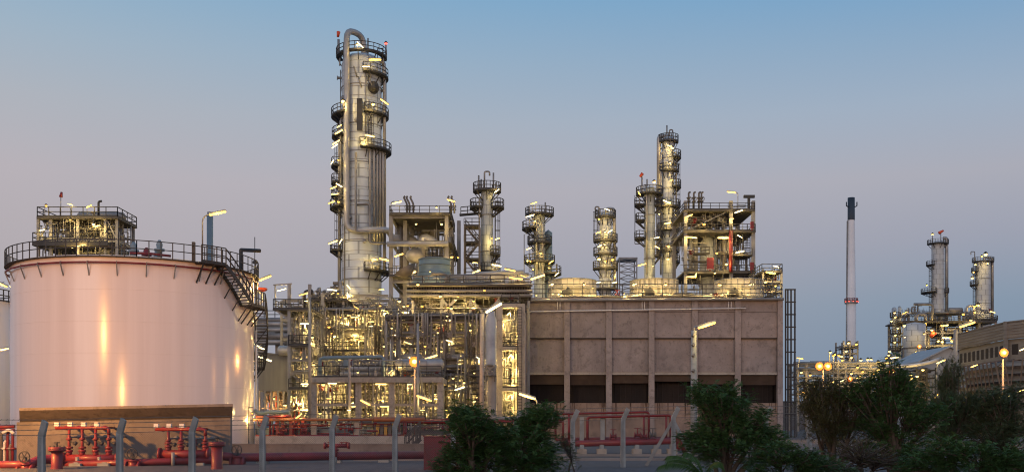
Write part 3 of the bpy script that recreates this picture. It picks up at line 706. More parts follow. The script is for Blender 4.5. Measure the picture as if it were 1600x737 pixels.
top_pipes(t,[(1003,304,274,0),(1011,300,280,0),(1008,304,288,0)],D)
b=MB(); b.cone(W(1000,276,D),W(1004,271,D),.2,.32,8); b.build('windsock',M['orange'],t)
b=MB(); b.path([W(992,305,D-1),W(992,381,D-1),W(1002,381,D-1)],.07,5,.1); b.build('platform_post',M['dark'],t)
lamps(t,[(1022,284,6,0,200),(999,302,8,-60,200),(1030,334,6,0,250),(1026,371,9,10,250),(1003,413,14,15,300),(1027,386,9,-30,250),(1020,415,6,0,300)],D-2.6)
# far lattice behind the roof
D=260
t=thing('lattice_tower',(X(982,D),D,0),'thin pale lattice frame far off between the lone gold-lit column and second drum','steel frame')
b=MB()
for x in (968,995):
    for dd in (D,D+5): b.bar((X(x,D),dd,0),(X(x,D),dd,Z(403,D)),.28)
b.build('column',M['steel'],t)
b=MB(); b.box(X(967,D),X(996,D),D-.3,D+5.3,Z(405,D),Z(402,D)); b.build('roof_slab',M['steel'],t)
b=MB()
for k in range(6):
    y0,y1=405+k*10,415+k*10; b.bar((X(968,D),D,Z(y0,D)),(X(995,D),D,Z(y1,D)),.18); b.bar((X(995,D),D,Z(y0,D)),(X(968,D),D,Z(y1,D)),.18); b.bar((X(968,D),D,Z(y1,D)),(X(995,D),D,Z(y1,D)),.2)
b.build('brace',M['steel'],t)

# ------------------------------------------------------------------ frame with the cone-topped vessel
D=172
t=thing('process_structure',(X(1124,D),D+6,0),'open steel frame around a cone-topped vessel with red panels, above the third fan drum','process frame')
frame(t,[1071,1142,1177],[328,361,425],D,D+12,314,M['steel'],.55,.5,2,((0,1,361,328),))
deck(t,1068,1180,327,D-.6,D+13,th=.3); deck(t,1068,1181,360,D-.6,D+13,'flr',th=.3); deck(t,1068,1181,424,D-.6,D+13,'f',th=.3); deck(t,1145,1176,398,D-.5,D+4,'f')
c=Vector((X(1107,D+5),D+5,0)); b=MB(); q=L(13.5,D+5); dz=lambda y: Z(y,D+5)
b.lathe([(q*.8,0),(q*.8,dz(440)),(q,dz(425)),(q,dz(381)),(q*.35,dz(367)),(q*.35,dz(358)),(0,dz(357))],c,28); b.build('vessel',M['clad2'],t)
for px,y0,y1,rr_ in ((1080,430,363,.3),(1087,430,365,.35),(1132,424,366,.4)):
    b=MB(); b.tube(W(px,y0,D+3),W(px,y1,D+3),rr_,10); b.build('pipe',M['pipe'],t)
b=MB(); b.path([W(1142,425,D-1.0),W(1142,360,D-1.0)],.3,9,0); b.build('fire_riser',M['red'],t)
for px,y0,y1,w_ in ((1108,421,404,.55),(1173,424,411,.3),(1173,358,348,.25)):
    b=MB(); b.box(X(px,D)-w_,X(px,D)+w_,D-1.1,D-.8,Z(y0,D),Z(y1,D)); b.bar((X(px,D),D-.85,Z(y0+2,D)),(X(px,D),D-.6,Z(y0+2,D)),.2); b.build('red_panel',M['red'],t)
pipes(t,1073,1140,330,360,D+.5,D+11,16,10,31,1,[345],50,8,1); pipes(t,1120,1176,365,424,D+1,D+11,14,8,32,.9,[398],50,6,1,None,0); pipes(t,1072,1092,365,424,D+1,D+11,6,3,33,.8,None,20,2,0,None,0); pipes(t,1073,1176,426,470,D,D+11,20,12,34,1,None,40,4,2)
tangle(t,1071,1178,316,470,D-.4,D+10,150,303); catwalks(t,1072,1140,[345,395,410],D,D+8,4,304)
for px in (1076,1084,1092,1096):
    b=MB(); b.path([W(px,327,D),W(px,301,D),W(px+3,300,D)],.16,7,.3); b.valve(W(px,312,D),.25,'Z'); b.build('vent_pipe',M['pipe3'],t)
b=MB(); b.ladder((X(1169,D),D+1,Z(397,D)),(X(1169,D),D+1,Z(362,D)),1.1,(1,0,0),.06,.4); b.build('ladder',M['dark'],t)
b=MB(); b.bar(W(1170,327,D),W(1170,309.5,D),.4); b.build('davit',M['dark'],t)
b=MB(); b.bar(W(1162,307,D),W(1179,307,D),.5,.45); b.build('davit_arm',M['dark'],t)
b=MB(); b.path([W(1153,327,D),W(1153,302,D),W(1149,300,D)],.06,6,.4); b.build('lamp_pole',M['steel'],t)
lamps(t,[(1143,300,15,-8,250),(1154,330,14,20,350),(1076,337,14,20,400),(1143,342,8,10,300),(1075,370,12,0,400),(1085,371,8,0,400),(1130,371,18,0,600),(1156,369,9,-30,300),(1156,393,14,12,350),(1087,430,8,80,350),(1080,432,16,0,350),(1117,426,6,0,300),(1100,350,6,0,350),(1120,395,6,0,350),(1135,412,6,0,300)],D-.9)
D=150
t=thing('pipe_rack',(X(1207,D),D+4,0),'low lit pipe rack at the right-hand rear corner of the concrete building roof','pipe rack')
frame(t,[1192,1221],[425,440,455],D,D+8,420,M['steel'],.3,.3)
deck(t,1190,1223,424,D-.4,D+8.5); pipes(t,1192,1220,424,470,D+.3,D+8,12,12,41,.9,[440,455],40,6,1)
lamps(t,[(1213,416,9,-15,250),(1204,426,16,-12,350),(1212,446,6,0,250),(1196,440,6,0,250)],D-.8)
# ------------------------------------------------------------------ the concrete cooling tower building
def concrete(name, c1, c2, streak=True):
    m=mat(name,c1,.88,0,.3,.35,.35,rgb2=c2,fine=5); t=m.node_tree; b=t.nodes['Principled BSDF']
    g=[n for n in t.nodes if n.type=='NEW_GEOMETRY'][0]
    src=b.inputs['Base Color'].links[0].from_socket
    def layer(src,scale,stretch,lo,hi,col,amt):
        mp=t.nodes.new('ShaderNodeMapping'); mp.inputs['Scale'].default_value=stretch; t.links.new(g.outputs['Position'],mp.inputs[0])
        n=t.nodes.new('ShaderNodeTexNoise'); n.inputs['Scale'].default_value=scale; n.inputs['Detail'].default_value=6; n.inputs['Roughness'].default_value=.7; t.links.new(mp.outputs[0],n.inputs['Vector'])
        mr=t.nodes.new('ShaderNodeMapRange'); mr.inputs[1].default_value=lo; mr.inputs[2].default_value=hi; mr.inputs[4].default_value=amt; t.links.new(n.outputs[0],mr.inputs[0])
        mm=t.nodes.new('ShaderNodeMix'); mm.data_type='RGBA'; t.links.new(mr.outputs[0],mm.inputs[0]); t.links.new(src,mm.inputs[6]); mm.inputs[7].default_value=(*col,1); return mm.outputs[2]
    src=layer(src,.9,(1,1,1),.52,.64,tuple(c*.52 for c in c1),.65)          # blotches of old damp
    src=layer(src,2.6,(1,1,1),.56,.66,tuple(c*.42 for c in c1),.65)
    src=layer(src,1.2,(1,1,.07),.55,.72,tuple(c*.5 for c in c1),.6)        # run-down streaks
    src=layer(src,.8,(1,1,.5),.58,.75,tuple(min(.6,c*1.35) for c in c1),.45)
    t.links.new(src,b.inputs['Base Color']); return m
M['conc']=concrete('stained_concrete',(.330,.285,.264),(.243,.209,.193))
M['stainrun']=mat('rusty_water_run',(.16,.105,.075),.9,0,.4,3)
M['seam_shadow']=mat('painted_seam_shadow',(.07,.058,.052),.9,0,.4,1.5)  # dark colour for the painted shadow line below the upper panels
M['conc2']=concrete('base_concrete',(.33,.245,.19),(.22,.165,.13))
M['concp']=concrete('pilaster_concrete',(.345,.30,.278),(.26,.222,.205))
M['conc3']=concrete('shelter_concrete',(.225,.20,.185),(.13,.117,.108))
M['conc4']=concrete('light_concrete',(.42,.38,.32),(.32,.285,.24))
D=130; BY=D; bx0,bx1=X(817,D),X(1222,D); z=lambda y: Z(y,D); BD=17
bld=thing('cooling_tower',(X(1019,D),D+8,0),'wide stained concrete cooling tower with dark openings and three drums on its roof','cooling tower')
b=MB(); b.box(bx0+.05,bx1-.05,BY+.55,BY+BD,z(585),z(468)-.02); b.build('wall',M['conc'],bld)
b=MB(); b.box(bx0+.05,bx1-.05,BY+.25,BY+BD-.02,-.3,z(629)); b.build('base_wall',M['conc2'],bld)
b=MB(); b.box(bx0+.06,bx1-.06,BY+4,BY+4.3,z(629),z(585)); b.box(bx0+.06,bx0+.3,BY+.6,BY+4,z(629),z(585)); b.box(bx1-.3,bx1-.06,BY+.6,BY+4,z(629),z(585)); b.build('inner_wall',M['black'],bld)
b=MB(); b.box(bx0-.15,bx1+.15,BY-.12,BY+BD+.2,z(469),z(465)); b.build('roof_slab',M['conc'],bld)
cols=[821,886,951.5,1018,1086,1153,1219]
for k,px in enumerate(cols):
    b=MB(); x=X(px,D); hw=.36 if 0<k<6 else .33; b.box(x-hw,x+hw,BY-.1,BY+.6,-.3,z(469.3)); b.build('pilaster',M['concp'],bld)
for k in range(6):
    xa,xb=X(cols[k],D)+.37,X(cols[k+1],D)-.37
    b=MB(); b.box(xa,xb,BY+.20,BY+.6,z(527),z(487)); b.build('upper_panel',M['conc'],bld)
    b=MB(); b.box(xa,xb,BY+.16,BY+.6,z(486.5),z(469.5)); b.build('parapet_band',M['conc'],bld)
    b=MB(); b.box(xa,xb,BY+.48,BY+.6,z(580),z(530)); b.build('lower_panel',M['conc'],bld)
    b=MB(); b.box(xa,xb,BY+.17,BY+.5,z(528.6),z(527)-.005); b.build('ledge_shadow',M['seam_shadow'],bld)  # dark strip painted in for the shadow under the projecting upper panel
    b=MB(); b.box(xa,xb,BY+.05,BY+.62,z(585),z(581)); b.build('sill',M['conc4'],bld)
    dr=(599,600,597,594,599,600)[k]; op=MB()
    for q in range(9): 
        zz=z(585)-(z(585)-z(dr))*(q+.2)/9; op.add([(xa,BY+.7,zz),(xb,BY+.7,zz),(xb,BY+.95,zz-.14),(xa,BY+.95,zz-.14),(xa,BY+.7,zz-.02),(xb,BY+.7,zz-.02),(xb,BY+.95,zz-.16),(xa,BY+.95,zz-.16)],[(0,1,2,3),(7,6,5,4),(0,4,5,1),(1,5,6,2),(2,6,7,3),(3,7,4,0)])
    op.build('louvre',M['brown_louvre'],bld)
    b=MB(); n=7
    for q in range(1,n): x=xa+(xb-xa)*q/n; b.bar((x,BY+2.2,z(629)),(x,BY+2.2,z(585)),.1)
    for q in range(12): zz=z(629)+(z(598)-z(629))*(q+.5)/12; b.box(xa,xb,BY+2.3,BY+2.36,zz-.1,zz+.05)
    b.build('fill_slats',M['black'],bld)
rs_=random.Random(77)
for k in range(6):
    xa,xb=X(cols[k],D)+.5,X(cols[k+1],D)-.5
    for q in range(9):
        x=rs_.choice((xa+rs_.random()*.9,xb-rs_.random()*.9,rs_.uniform(xa,xb))); w_=rs_.uniform(.03,.10); ln=rs_.uniform(.5,2.8); b=MB()
        zt_=z(629)-.01; y=BY+.246; b.add([(x-w_,y,zt_),(x+w_,y,zt_),(x+w_*.7,y,zt_-ln*.6),(x+w_*.1,y,zt_-ln),(x-w_*.5,y,zt_-ln*.7)],[(0,4,3,2,1)]); b.build('water_stain',M['stainrun'],bld)
b=MB(); b.rail([(bx0,BY+.1,z(465)),(bx1,BY+.1,z(465))],1.75,.04,2.6,3,False); b.rail([(bx1,BY+.1,z(465)),(bx1,BY+BD,z(465))],1.75,.04,2.6,3,False); b.build('roof_railing',M['dark'],bld)
b=MB(); b.path([(bx0-.15,BY-.4,.2),(bx0-.15,BY-.4,z(475)),(bx0+.9,BY-.4,z(469.5)),(bx1+.1,BY-.4,z(467.5))],.17,9,.9); b.build('header_pipe',M['steel'],bld)
b=MB(); b.path([(bx0+.25,BY-.25,z(650)),(bx0+.25,BY-.25,z(487)),(X(1165,D),BY-.25,z(481.5))],.09,7,.2); b.build('conduit',M['white'],bld)
for px in (871,875,1003,1007,1138,1142):
    b=MB(); b.tube((X(px,D),BY-.2,z(484)),(X(px,D),BY-.2,z(471)),.05,5); b.build('conduit_drop',M['white'],bld)
for px in (894,1022,1154):
    dd=D+8.5; c=Vector((X(px,dd),dd,0)); zb,zt=Z(468,dd),Z(435.5,dd)-.3; r=L(36.5,dd)
    b=MB(); b.lathe([(r*1.04,zb),(r*1.0,zb+(zt-zb)*.5),(r*1.01,zt),(r*.96,zt),(r*.95,zb+.5),(0,zb+.45)],c,48); fs=b.build('fan_stack',M['fanstack'],bld)
    b=MB()
    for q in range(24):
        a=2*PI*q/24; u=Vector((math.cos(a),math.sin(a),0)); b.bar(c+u*(r*1.04)+Vector((0,0,zb)),c+u*(r*1.02)+Vector((0,0,zt)),.10)
    for f_ in (.05,.5,.98): b.ringpath(c,r*1.03,zb+(zt-zb)*f_,.07,0,2*PI,48,5)
    b.build('stack_rib',M['steel'],fs)
    b=MB(); q=Vector((X(px-9,D+1.5),D+1.5,z(465))); b.box(q.x-.9,q.x+.9,q.y-.5,q.y+.5,q.z,q.z+.25); b.lathe([(0,-.8),(.4,-.75),(.5,-.5),(.5,.6),(.3,.8),(0,.85)],q+Vector((0,0,.75)),12,'X'); b.tube(q+Vector((0,0,.9)),q+Vector((.3,0,1.5)),.2,7); b.build('fan_motor',M['dark'],bld)
pipes(bld,858,1218,458,465.5,D+.8,D+3,6,6,51,.5,None,8,6,0,None,0)
lamps(bld,[(926,450,6,0,200),(886,462,6,0,150),(975,458,6,0,150),(826,461,6,0,250),(838,461,6,0,200)],D+1.5)
for px,pw in ((862,700),(912,500),(990,700),(1040,500),(1124,600),(1172,450)):
    bulb(bld,Vector((X(px,D+2),D+2,Z(444,D+2))),.35,pw*3.6)
b=MB()
for px in (1227.5,1231,1236,1242): b.bar(W(px,452,D+2),W(px,684,D+2),.17)
for k in range(11):
    y=452+k*19.5; b.bar(W(1226.5,y,D+2),W(1243,y,D+2),.16); b.bar(W(1226.5,y,D+3),W(1243,y,D+3),.13); b.bar(W(1243,y,D+2),W(1243,y,D+3),.13)
b.build('caged_ladder',M['dark'],bld)

# ------------------------------------------------------------------ air cooler with its big conical drum
D=124
ac=thing('air_cooler',(X(735,D),D+9,0),'long dark elevated air cooler deck carrying one big blue-green conical fan hood','air cooler')
for dd in (D,D+16):
    for px in (645,690,735,780,826):
        b=MB(); b.ibeam((X(px,D),dd,0),(X(px,D),dd,Z(470,D)),.3,.3); b.build('column',M['beam'],ac)
b=MB(); b.box(X(640,D),X(830,D),D,D+17,Z(463,D),Z(461,D)); b.build('lower_deck',M['deck'],ac)
b=MB(); b.box(X(642,D),X(828,D),D+.4,D+16.5,Z(460,D),Z(447,D)); b.build('tube_bundle',M['brown_louvre'],ac)
b=MB(); 
for q in range(46): x=X(643+q*4.05,D); b.box(x,x+.12,D+.1,D+.4,Z(459,D),Z(448,D))
b.build('header_fins',M['dark'],ac)
for y in (462,455,446): 
    b=MB(); b.tube((X(636,D),D-.3,Z(y,D)),(X(832,D),D-.3,Z(y,D)),.2,8); b.build('header_pipe',M['pipe2'],ac)
b=MB(); b.box(X(640,D),X(830,D),D-.8,D+17,Z(445.5,D)-.1,Z(445.5,D)); o=b.build('upper_deck',M['deck'],ac)
b=MB(); b.rail([(X(640,D),D-.7,Z(445,D)),(X(830,D),D-.7,Z(430,D)-1)],1.0,.045,1.6); b.build('railing',M['dark'],o)
for k,(a,c_) in enumerate(((720,792),(700,826),(742,818))):
    b=MB(); b.path([W(a,436-k*4,D+4),W(c_,433-k*4,D+4)],.28,9,0); b.build('pipe',M['pipe'],ac)
c=Vector((X(679,D+6),D+6,0)); dz=lambda y: Z(y,D+6); q=L(1,D+6)
M['hood']=mat('blue_green_hood',(.22,.30,.31),.5,.2,.3,.4)
b=MB(); b.lathe([(36*q,dz(446)),(36*q,dz(441)),(33*q,dz(438)),(25*q,dz(427)),(24.5*q,dz(420)),(24.5*q,dz(406)),(22*q,dz(404.5)),(8*q,dz(403)),(0,dz(403))],c,40); b.build('fan_hood',M['hood'],ac)
b=MB(); 
for y,rr_ in ((427,25.4),(438,33.4),(415,25),(406,25)): b.ringpath(c,rr_*q,dz(y),.07,0,2*PI,40,5)
b.build('hood_ring',M['bluegrey'],ac)
b=MB(); b.cone(c+Vector((L(-46,D),-2,dz(424))),c+Vector((L(-40,D),-2,dz(434))),1.5,.6,16); b.build('hopper',M['pipe3'],ac)
pipes(ac,640,830,428,445,D+2,D+15,10,16,61,.9,None,40,6,0,None,0)
pipes(ac,642,828,463,484,D+.5,D+14,16,14,62,.9,None,50,8,1,None,0)
tangle(ac,642,828,463,486,D-.6,D+8,80,320); tangle(ac,645,828,430,446,D+1,D+8,60,321)
for a,c_ in ((690,712),(712,690),(735,758),(780,760)):
    b=MB(); b.bar(W(a,467,D),W(c_,492,D),.28); b.build('brace',M['beam'],ac)
lamps(ac,[(797,421,18,-12,450),(806,434,22,-8,500),(840,432,24,18,500),(818,431,10,-20,200),(688,462,7,30,300),(716,463,6,0,350),(757,453,6,0,300),(672,424,6,0,250),(653,444,6,0,300),(740,470,6,0,350),(700,480,6,0,300),(660,478,6,0,300)],D-1.2,off=(0,1.0,-.3),k=1.0)

# ------------------------------------------------------------------ platform tower, shed and pipe bridge beside the tank
D=118
t=thing('platform_tower',(X(466,D),D+4,0),'narrow stacked platform tower with cantilevered top deck, nearest the tank stair','platform tower')
frame(t,[452,484],[484,540,562,582,606],D,D+8,444,M['steel'],.35,.35,2,((0,1,582,606),))
deck(t,426,486,482,D-.4,D+8); deck(t,450,486,538,D-.4,D+8); deck(t,450,486,606,D-.4,D+8,'f')
b=MB()
for px in (431,): 
    for dd in (D,D+4): b.bar(W(px,484,D)+Vector((0,dd-D,0)),W(452,500,D)+Vector((0,dd-D,0)),.2)
b.build('brace',M['steel'],t)
b=MB(); b.bar(W(430,482,D),W(430,445,D),.14); b.bar(W(427,445,D),W(456,443,D),.14); b.build('lamp_frame',M['steel'],t)
for k in range(3):
    b=MB(); b.box(X(427+k*0,D),X(427,D)+.06,D-.4,D+8,Z(482,D),Z(482,D)+.06); 
pipes(t,452,486,484,640,D+.4,D+8,22,12,71,.8,[500,540,562,582,606],70,10,2)
tangle(t,452,486,484,650,D-.3,D+6,110,322)
b=MB(); b.path([W(476,482,D),W(476,455,D),W(488,453,D),W(488,460,D)],.16,7,.3); b.build('davit',M['dark'],t)
b=MB(); b.lathe([(.35,0),(.4,.5),(.4,1.2),(0,1.4)],W(484,482,D+1),10); b.build('vent_drum',M['dark'],t)
lamps(t,[(440,452,15,15,250),(474,459,15,14,250),(476,505,15,0,400),(477,599,14,0,450),(475,638,12,0,450),(488,526,6,0,250),(489,570,6,0,300),(444,632,6,0,300),(466,649,12,35,300),(470,560,6,0,300),(460,620,6,0,400)],D-.8,off=(0,1.0,-.3),k=1.9)
D=122
t=thing('sheeted_shed',(X(430,D),D+3,0),'grey sheeted shed with an orange-lit open bottom half hidden by the tank stair','shed')
b=MB(); b.box(X(404,D),X(452,D),D+.2,D+9,Z(611,D),Z(552,D)); b.build('wall',M['shed'],t)
b=MB(); b.add([(X(402,D),D,Z(549,D)),(X(453,D),D,Z(554,D)),(X(453,D),D+9.3,Z(554,D)),(X(402,D),D+9.3,Z(549,D)),(X(402,D),D,Z(551,D)),(X(453,D),D,Z(556,D)),(X(453,D),D+9.3,Z(556,D)),(X(402,D),D+9.3,Z(551,D))],[(0,1,2,3),(7,6,5,4),(0,4,5,1),(1,5,6,2),(2,6,7,3),(3,7,4,0)]); b.build('roof',M['shed'],t)
for px in (404,414,424,434,443,451):
    for dd in (D+.1,D+6):
        b=MB(); b.bar((X(px,D),dd,0),(X(px,D),dd,Z(610,D)),.22); b.build('column',M['orange' if dd>D+1 else 'pipe2'],t)
b=MB(); b.box(X(404,D),X(452,D),D+8.6,D+8.8,0,Z(611,D)); b.build('back_wall',M['pipe3'],t)
pipes(t,405,450,612,650,D+1,D+8,16,8,72,.8,None,40,6,1,None,0)
for px,py in ((414,625),(428,622),(442,624),(436,640)):
    bulb(t,W(px,py,D+3),.3,220,col=ORG)
lamp(t,W(405,541,D-6),1.5,-25,120)
D=200
t=thing('pipe_bridge',(X(420,D),D,0),'distant pipe bridge on pale legs crossing behind the tank stair','pipe rack')
for px in (405,433,447,470):
    b=MB(); b.box(X(px,D)-.6,X(px,D)+.6,D+1,D+2.2,0,Z(515,D)); b.build('column',M['conc4'],t)
for y,rr_ in ((500,.5),(506,.6),(515,.5),(525,.7),(534,.6)):
    b=MB(); b.tube(W(395,y,D),W(480,y,D),rr_,8); b.build('pipe',rndpipe(),t)
b=MB(); b.rail([W(396,497,D),W(480,497,D)],1.5,.07,2); b.build('railing',M['dark'],t)

# ------------------------------------------------------------------ dense process blocks
D=136
t=thing('process_block',(X(545,D),D+8,0),'densest knot of pipes and small decks at the foot of the tallest column','process block')
frame(t,[484,506,537,571,609],[462,489,517,547,577,605],D,D+14,470,M['beam'],.3,.32,2,((1,2,547,577),(3,4,517,547)))
deck(t,484,545,468,D-.5,D+13,'fl'); deck(t,520,575,489,D-.8,D+10,'f'); deck(t,486,560,547,D-.5,D+10,'f')
pipes(t,486,610,470,547,D-.3,D+13,40,26,81,.85,[489,517,530],170,26,5); pipes(t,486,610,545,650,D,D+13,40,22,82,.85,[577,605,630],150,22,5)
tangle(t,484,612,458,655,D-.7,D+6,260,311); tangle(t,484,612,458,655,D-.7,D+3,80,312,'pipe'); pipebank(t,485,610,489,D-.9,5,401,D,((496,515,4),(528,547,3),(556,517,5),(590,545,4))); pipebank(t,485,610,517,D-.8,4,402,D,((488,577,4),(512,560,3),(578,577,6))); pipebank(t,485,610,577,D-.8,4,403,D,((500,605,4),(560,620,4))); catwalks(t,486,608,[475,500,517,530,560,577,605],D-1.2,D+8,12,313)
for px,y0,y1,rr_ in ((498,465,452,.3),(506,468,455,.22),(514,468,458,.3),(522,466,448,.25),(528,470,455,.2),(532,470,440,.25)):
    b=MB(); b.path([W(px,y0+4,D),W(px,y1,D),W(px+3,y1,D)],rr_,7,.3); b.valve(W(px,y0-5,D),rr_,'Z'); b.build('vent_valve',rndpipe(),t)
for px,y in ((516,447),(520,440)):
    b=MB(); b.box(X(px,D),X(px+16,D),D,D+1,Z(y+4,D),Z(y,D)); b.build('cable_tray',M['pipe3'],t)
lamps(t,[(519,452,16,-8,400),(545,460,9,-50,300),(557,480,8,-30,300),(554,495,12,0,500),(505,510,7,0,400),(514,510,6,0,350),(556,529,9,-15,450),(563,531,6,0,300),(549,537,6,0,300),(555,556,7,35,350),(490,526,6,0,250),(532,495,6,0,350),(540,496,6,0,300),(594,477,7,30,350),(602,485,10,-15,400),(580,502,10,0,450),(518,520,6,0,350),(600,540,6,0,350),(521,457,6,0,250),(528,458,7,20,300),(510,538,6,0,350),(575,560,6,0,350),(595,515,6,0,350),(530,560,6,0,300)],D-1.2,off=(0,1.0,-.3),k=1.9)
lamps(t,[(500,500,5,0,400),(550,512,5,0,400),(590,550,5,0,400),(520,575,5,0,400),(570,590,5,0,500),(540,620,5,0,500)],D+6,k=1.5)

D=112
t=thing('exchanger_deck',(X(590,D),D+7,0),'low concrete table deck carrying two stacked horizontal exchangers, brightly lit underneath','exchanger deck')
for px in (490,560,612,688):
    for dd in (D,D+12):
        b=MB(); x=X(px,D); b.box(x-.33,x+.33,dd,dd+.65,0,Z(597,D)); b.build('column',M['conc4'],t)
b=MB(); b.box(X(484,D),X(692,D),D-.3,D+13,Z(597,D),Z(589,D)); dk=b.build('deck',M['conc4'],t)
b=MB(); b.rail([(X(485,D),D-.25,Z(589,D)),(X(690,D),D-.25,Z(589,D))],1.2,.035,1.6); b.build('railing',M['dark'],dk)
b=MB(); b.box(X(486,D),X(690,D),D+.2,D+.5,Z(634,D),Z(630,D)); b.build('beam',M['conc4'],t)
for y,x0,x1,m_ in ((574,545,600,'pipe'),(582,530,600,'pipe'),(580,600,612,'steel')):
    b=MB(); q=L(4.2,D); ln=X(x1,D)-X(x0,D); b.lathe([(0,-.3),(q*.6,-.25),(q,0),(q,ln*.8),(q*1.2,ln*.8),(q*1.2,ln*.83),(q,ln*.83),(q,ln),(q*1.25,ln),(q*1.25,ln+.12),(0,ln+.2)],(X(x0,D),D+2,Z(y,D)),18,'X')
    for f_ in (.2,.7): b.box(X(x0,D)+ln*f_-.15,X(x0,D)+ln*f_+.15,D+1.7,D+2.3,Z(589,D),Z(y,D)-q*.8)
    b.build('heat_exchanger',M[m_],t)
bigpipe([(500,589),(500,559),(599,557),(599,589)],.2,D+1.5,'bluegrey',.4,'pipe',t)
b=MB(); b.box(X(537,D),X(545,D),D-.1,D+.5,Z(573,D),Z(562,D)); b.build('junction_box',M['bluegrey'],t)
pipes(t,492,686,598,665,D+.8,D+12,44,30,91,.75,[612,622,640],170,22,5); pipes(t,492,690,562,589,D+2,D+12,20,12,92,.8,None,60,10,2,None,1)
tangle(t,492,690,598,660,D+.8,D+8,130,314,'pipe'); pipebank(t,493,688,603,D+.7,4,409,D,((500,655,5),(535,640,4),(570,655,6),(622,655,6),(652,655,5))); tangle(t,492,690,562,589,D+.3,D+8,70,315); catwalks(t,492,686,[622,640],D+1,D+9,6,316)
for px,y0,y1,w_ in ((514,655,598,.7),(527,655,598,.45)):
    b=MB(); b.lathe([(.2,0),(.25,1),(w_,1.8),(w_,4.2),(0,4.4)],(X(px,D+4),D+4,.2),16); b.build('vessel',M['pipe'],t)
lamps(t,[(519,598,14,0,500),(595,599,18,0,450),(514,622,8,0,400),(556,634,16,0,500),(601,634,15,0,500),(594,624,8,0,350),(547,619,6,0,300),(505,600,7,0,350),(540,600,6,0,350),(610,580,9,40,250),(559,581,5,0,200),(490,569,6,0,250),(640,600,8,0,400),(660,640,8,0,400),(500,645,6,0,350),(575,645,6,0,350),(630,645,6,0,350),(680,615,6,0,350)],D+.2,off=(0,1.0,-.3),k=.75)
lamps(t,[(520,612,5,0,600),(560,612,5,0,600),(600,615,5,0,600),(640,618,5,0,600),(675,625,5,0,600)],D+6,k=.55)

D=120
t=thing('process_block',(X(683,D),D+10,0),'broad multi-level pipe block under the air cooler, behind the orange sodium lamp','process block')
frame(t,[604,643,708,759],[498,531,565,590,613,636],D,D+18,490,M['beam'],.42,.36,2,((0,1,531,565),(1,2,498,531),(2,3,613,590)))
deck(t,602,760,497,D-.9,D+17,'fl'); deck(t,690,724,577,D-1,D+3,''); deck(t,738,757,590,D-.8,D+5,'fl')
pipes(t,606,757,500,565,D-.3,D+17,42,34,101,.9,[498,512,531,545],190,26,5); pipes(t,606,757,563,655,D-.3,D+17,44,32,102,.9,[565,575,590,613,625],180,30,6)
for y in (503,520,540,556,572,584,598,612,628):
    b=MB(); rr_=random.choice((.13,.16,.2,.26)); a=random.uniform(600,640); c_=random.uniform(720,760); b.path([W(a,y+3,D+1),W(a+3,y,D-.4),W(c_,y,D-.4),W(c_,y+6,D-.4)],rr_,8,.3); b.build('pipe',rndpipe(),t)
for px in (611,622,663,672,686,697,728,745):
    b=MB(); rr_=random.choice((.12,.16,.2)); b.path([W(px,random.uniform(620,660),D-.5),W(px,random.uniform(480,540),D-.5)],rr_,8,0); b.build('pipe',rndpipe(),t)
tangle(t,604,758,490,655,D-.7,D+6,290,317); tangle(t,604,758,490,655,D-.7,D+3,90,318,'pipe'); pipebank(t,604,759,498,D-1.1,5,404,D,((612,531,4),(650,528,4),(664,565,3),(690,531,5),(728,560,5),(746,531,3))); pipebank(t,604,759,531,D-.9,5,405,D,((616,590,3),(668,590,6),(694,560,3),(736,575,3))); pipebank(t,604,759,565,D-.9,4,406,D,((650,613,5),(676,613,3),(716,636,4))); pipebank(t,604,759,590,D-.9,4,407,D,((606,640,4),(662,636,6),(694,650,4))); pipebank(t,604,759,613,D-.9,3,408,D,((648,655,4),(672,655,5),(720,655,4))); catwalks(t,604,756,[512,531,548,565,577,590,613,630],D-1.2,D+8,14,319)
b=MB(); b.bar(W(612,575,D-1),W(628,650,D-1),.8,.5); b.bar(W(640,600,D-1),W(628,650,D-1),.8,.5); b.build('strut',M['steel'],t)
b=MB(); b.lathe([(0,0),(.7,.1),(.75,1.5),(.4,2.6),(0,2.7)],W(634,617,D-1),12); b.build('orange_drum',M['orange'],t)
b=MB(); b.box(X(725,D),X(735,D),D-.9,D-.4,Z(622,D),Z(603,D)); b.build('panel_box',M['white'],t)
for k in range(6):
    b=MB(); b.ringpath(Vector((X(748,D),D-1.2,0)),.85,Z(580+k*9,D),.09,0,2*PI,16,5); b.build('coil_ring',M['dark'],t)
b=MB(); b.path([W(748,640,D-1.2),W(748,570,D-1.2)],.3,8,0); b.build('coil_core',M['pipe3'],t)
lamps(t,[(637,535,13,-20,400),(645,560,14,-22,300),(673,557,22,18,600),(640,587,14,15,400),(718,606,17,18,500),(748,559,10,-30,300),(741,582,6,20,150),(702,532,11,-15,250,),(684,519,7,0,350),(660,518,6,0,300),(699,493,6,0,300),(705,481,6,0,400),(712,468,7,30,300),(624,470,7,30,350),(631,478,6,0,400),(637,477,6,0,350),(612,590,8,40,250),(698,640,7,40,300),(725,597,6,0,400),(614,640,8,0,400),(756,573,6,0,200),(690,548,5,0,350),(720,555,5,0,350),(665,612,5,0,350),(690,627,5,0,400),(745,620,5,0,300),(616,548,5,0,350),(612,512,5,0,350),(650,640,6,0,350),(670,590,5,0,350),(735,515,6,0,350),(664,540,5,0,350),(708,590,5,0,350)],D-1.4,off=(0,1.0,-.3),k=1.9)
lamps(t,[(625,520,5,0,500),(675,525,5,0,500),(725,530,5,0,500),(625,575,5,0,600),(680,580,5,0,600),(730,580,5,0,600),(640,625,5,0,700),(690,625,5,0,700),(740,630,5,0,700)],D+7,k=1.4)

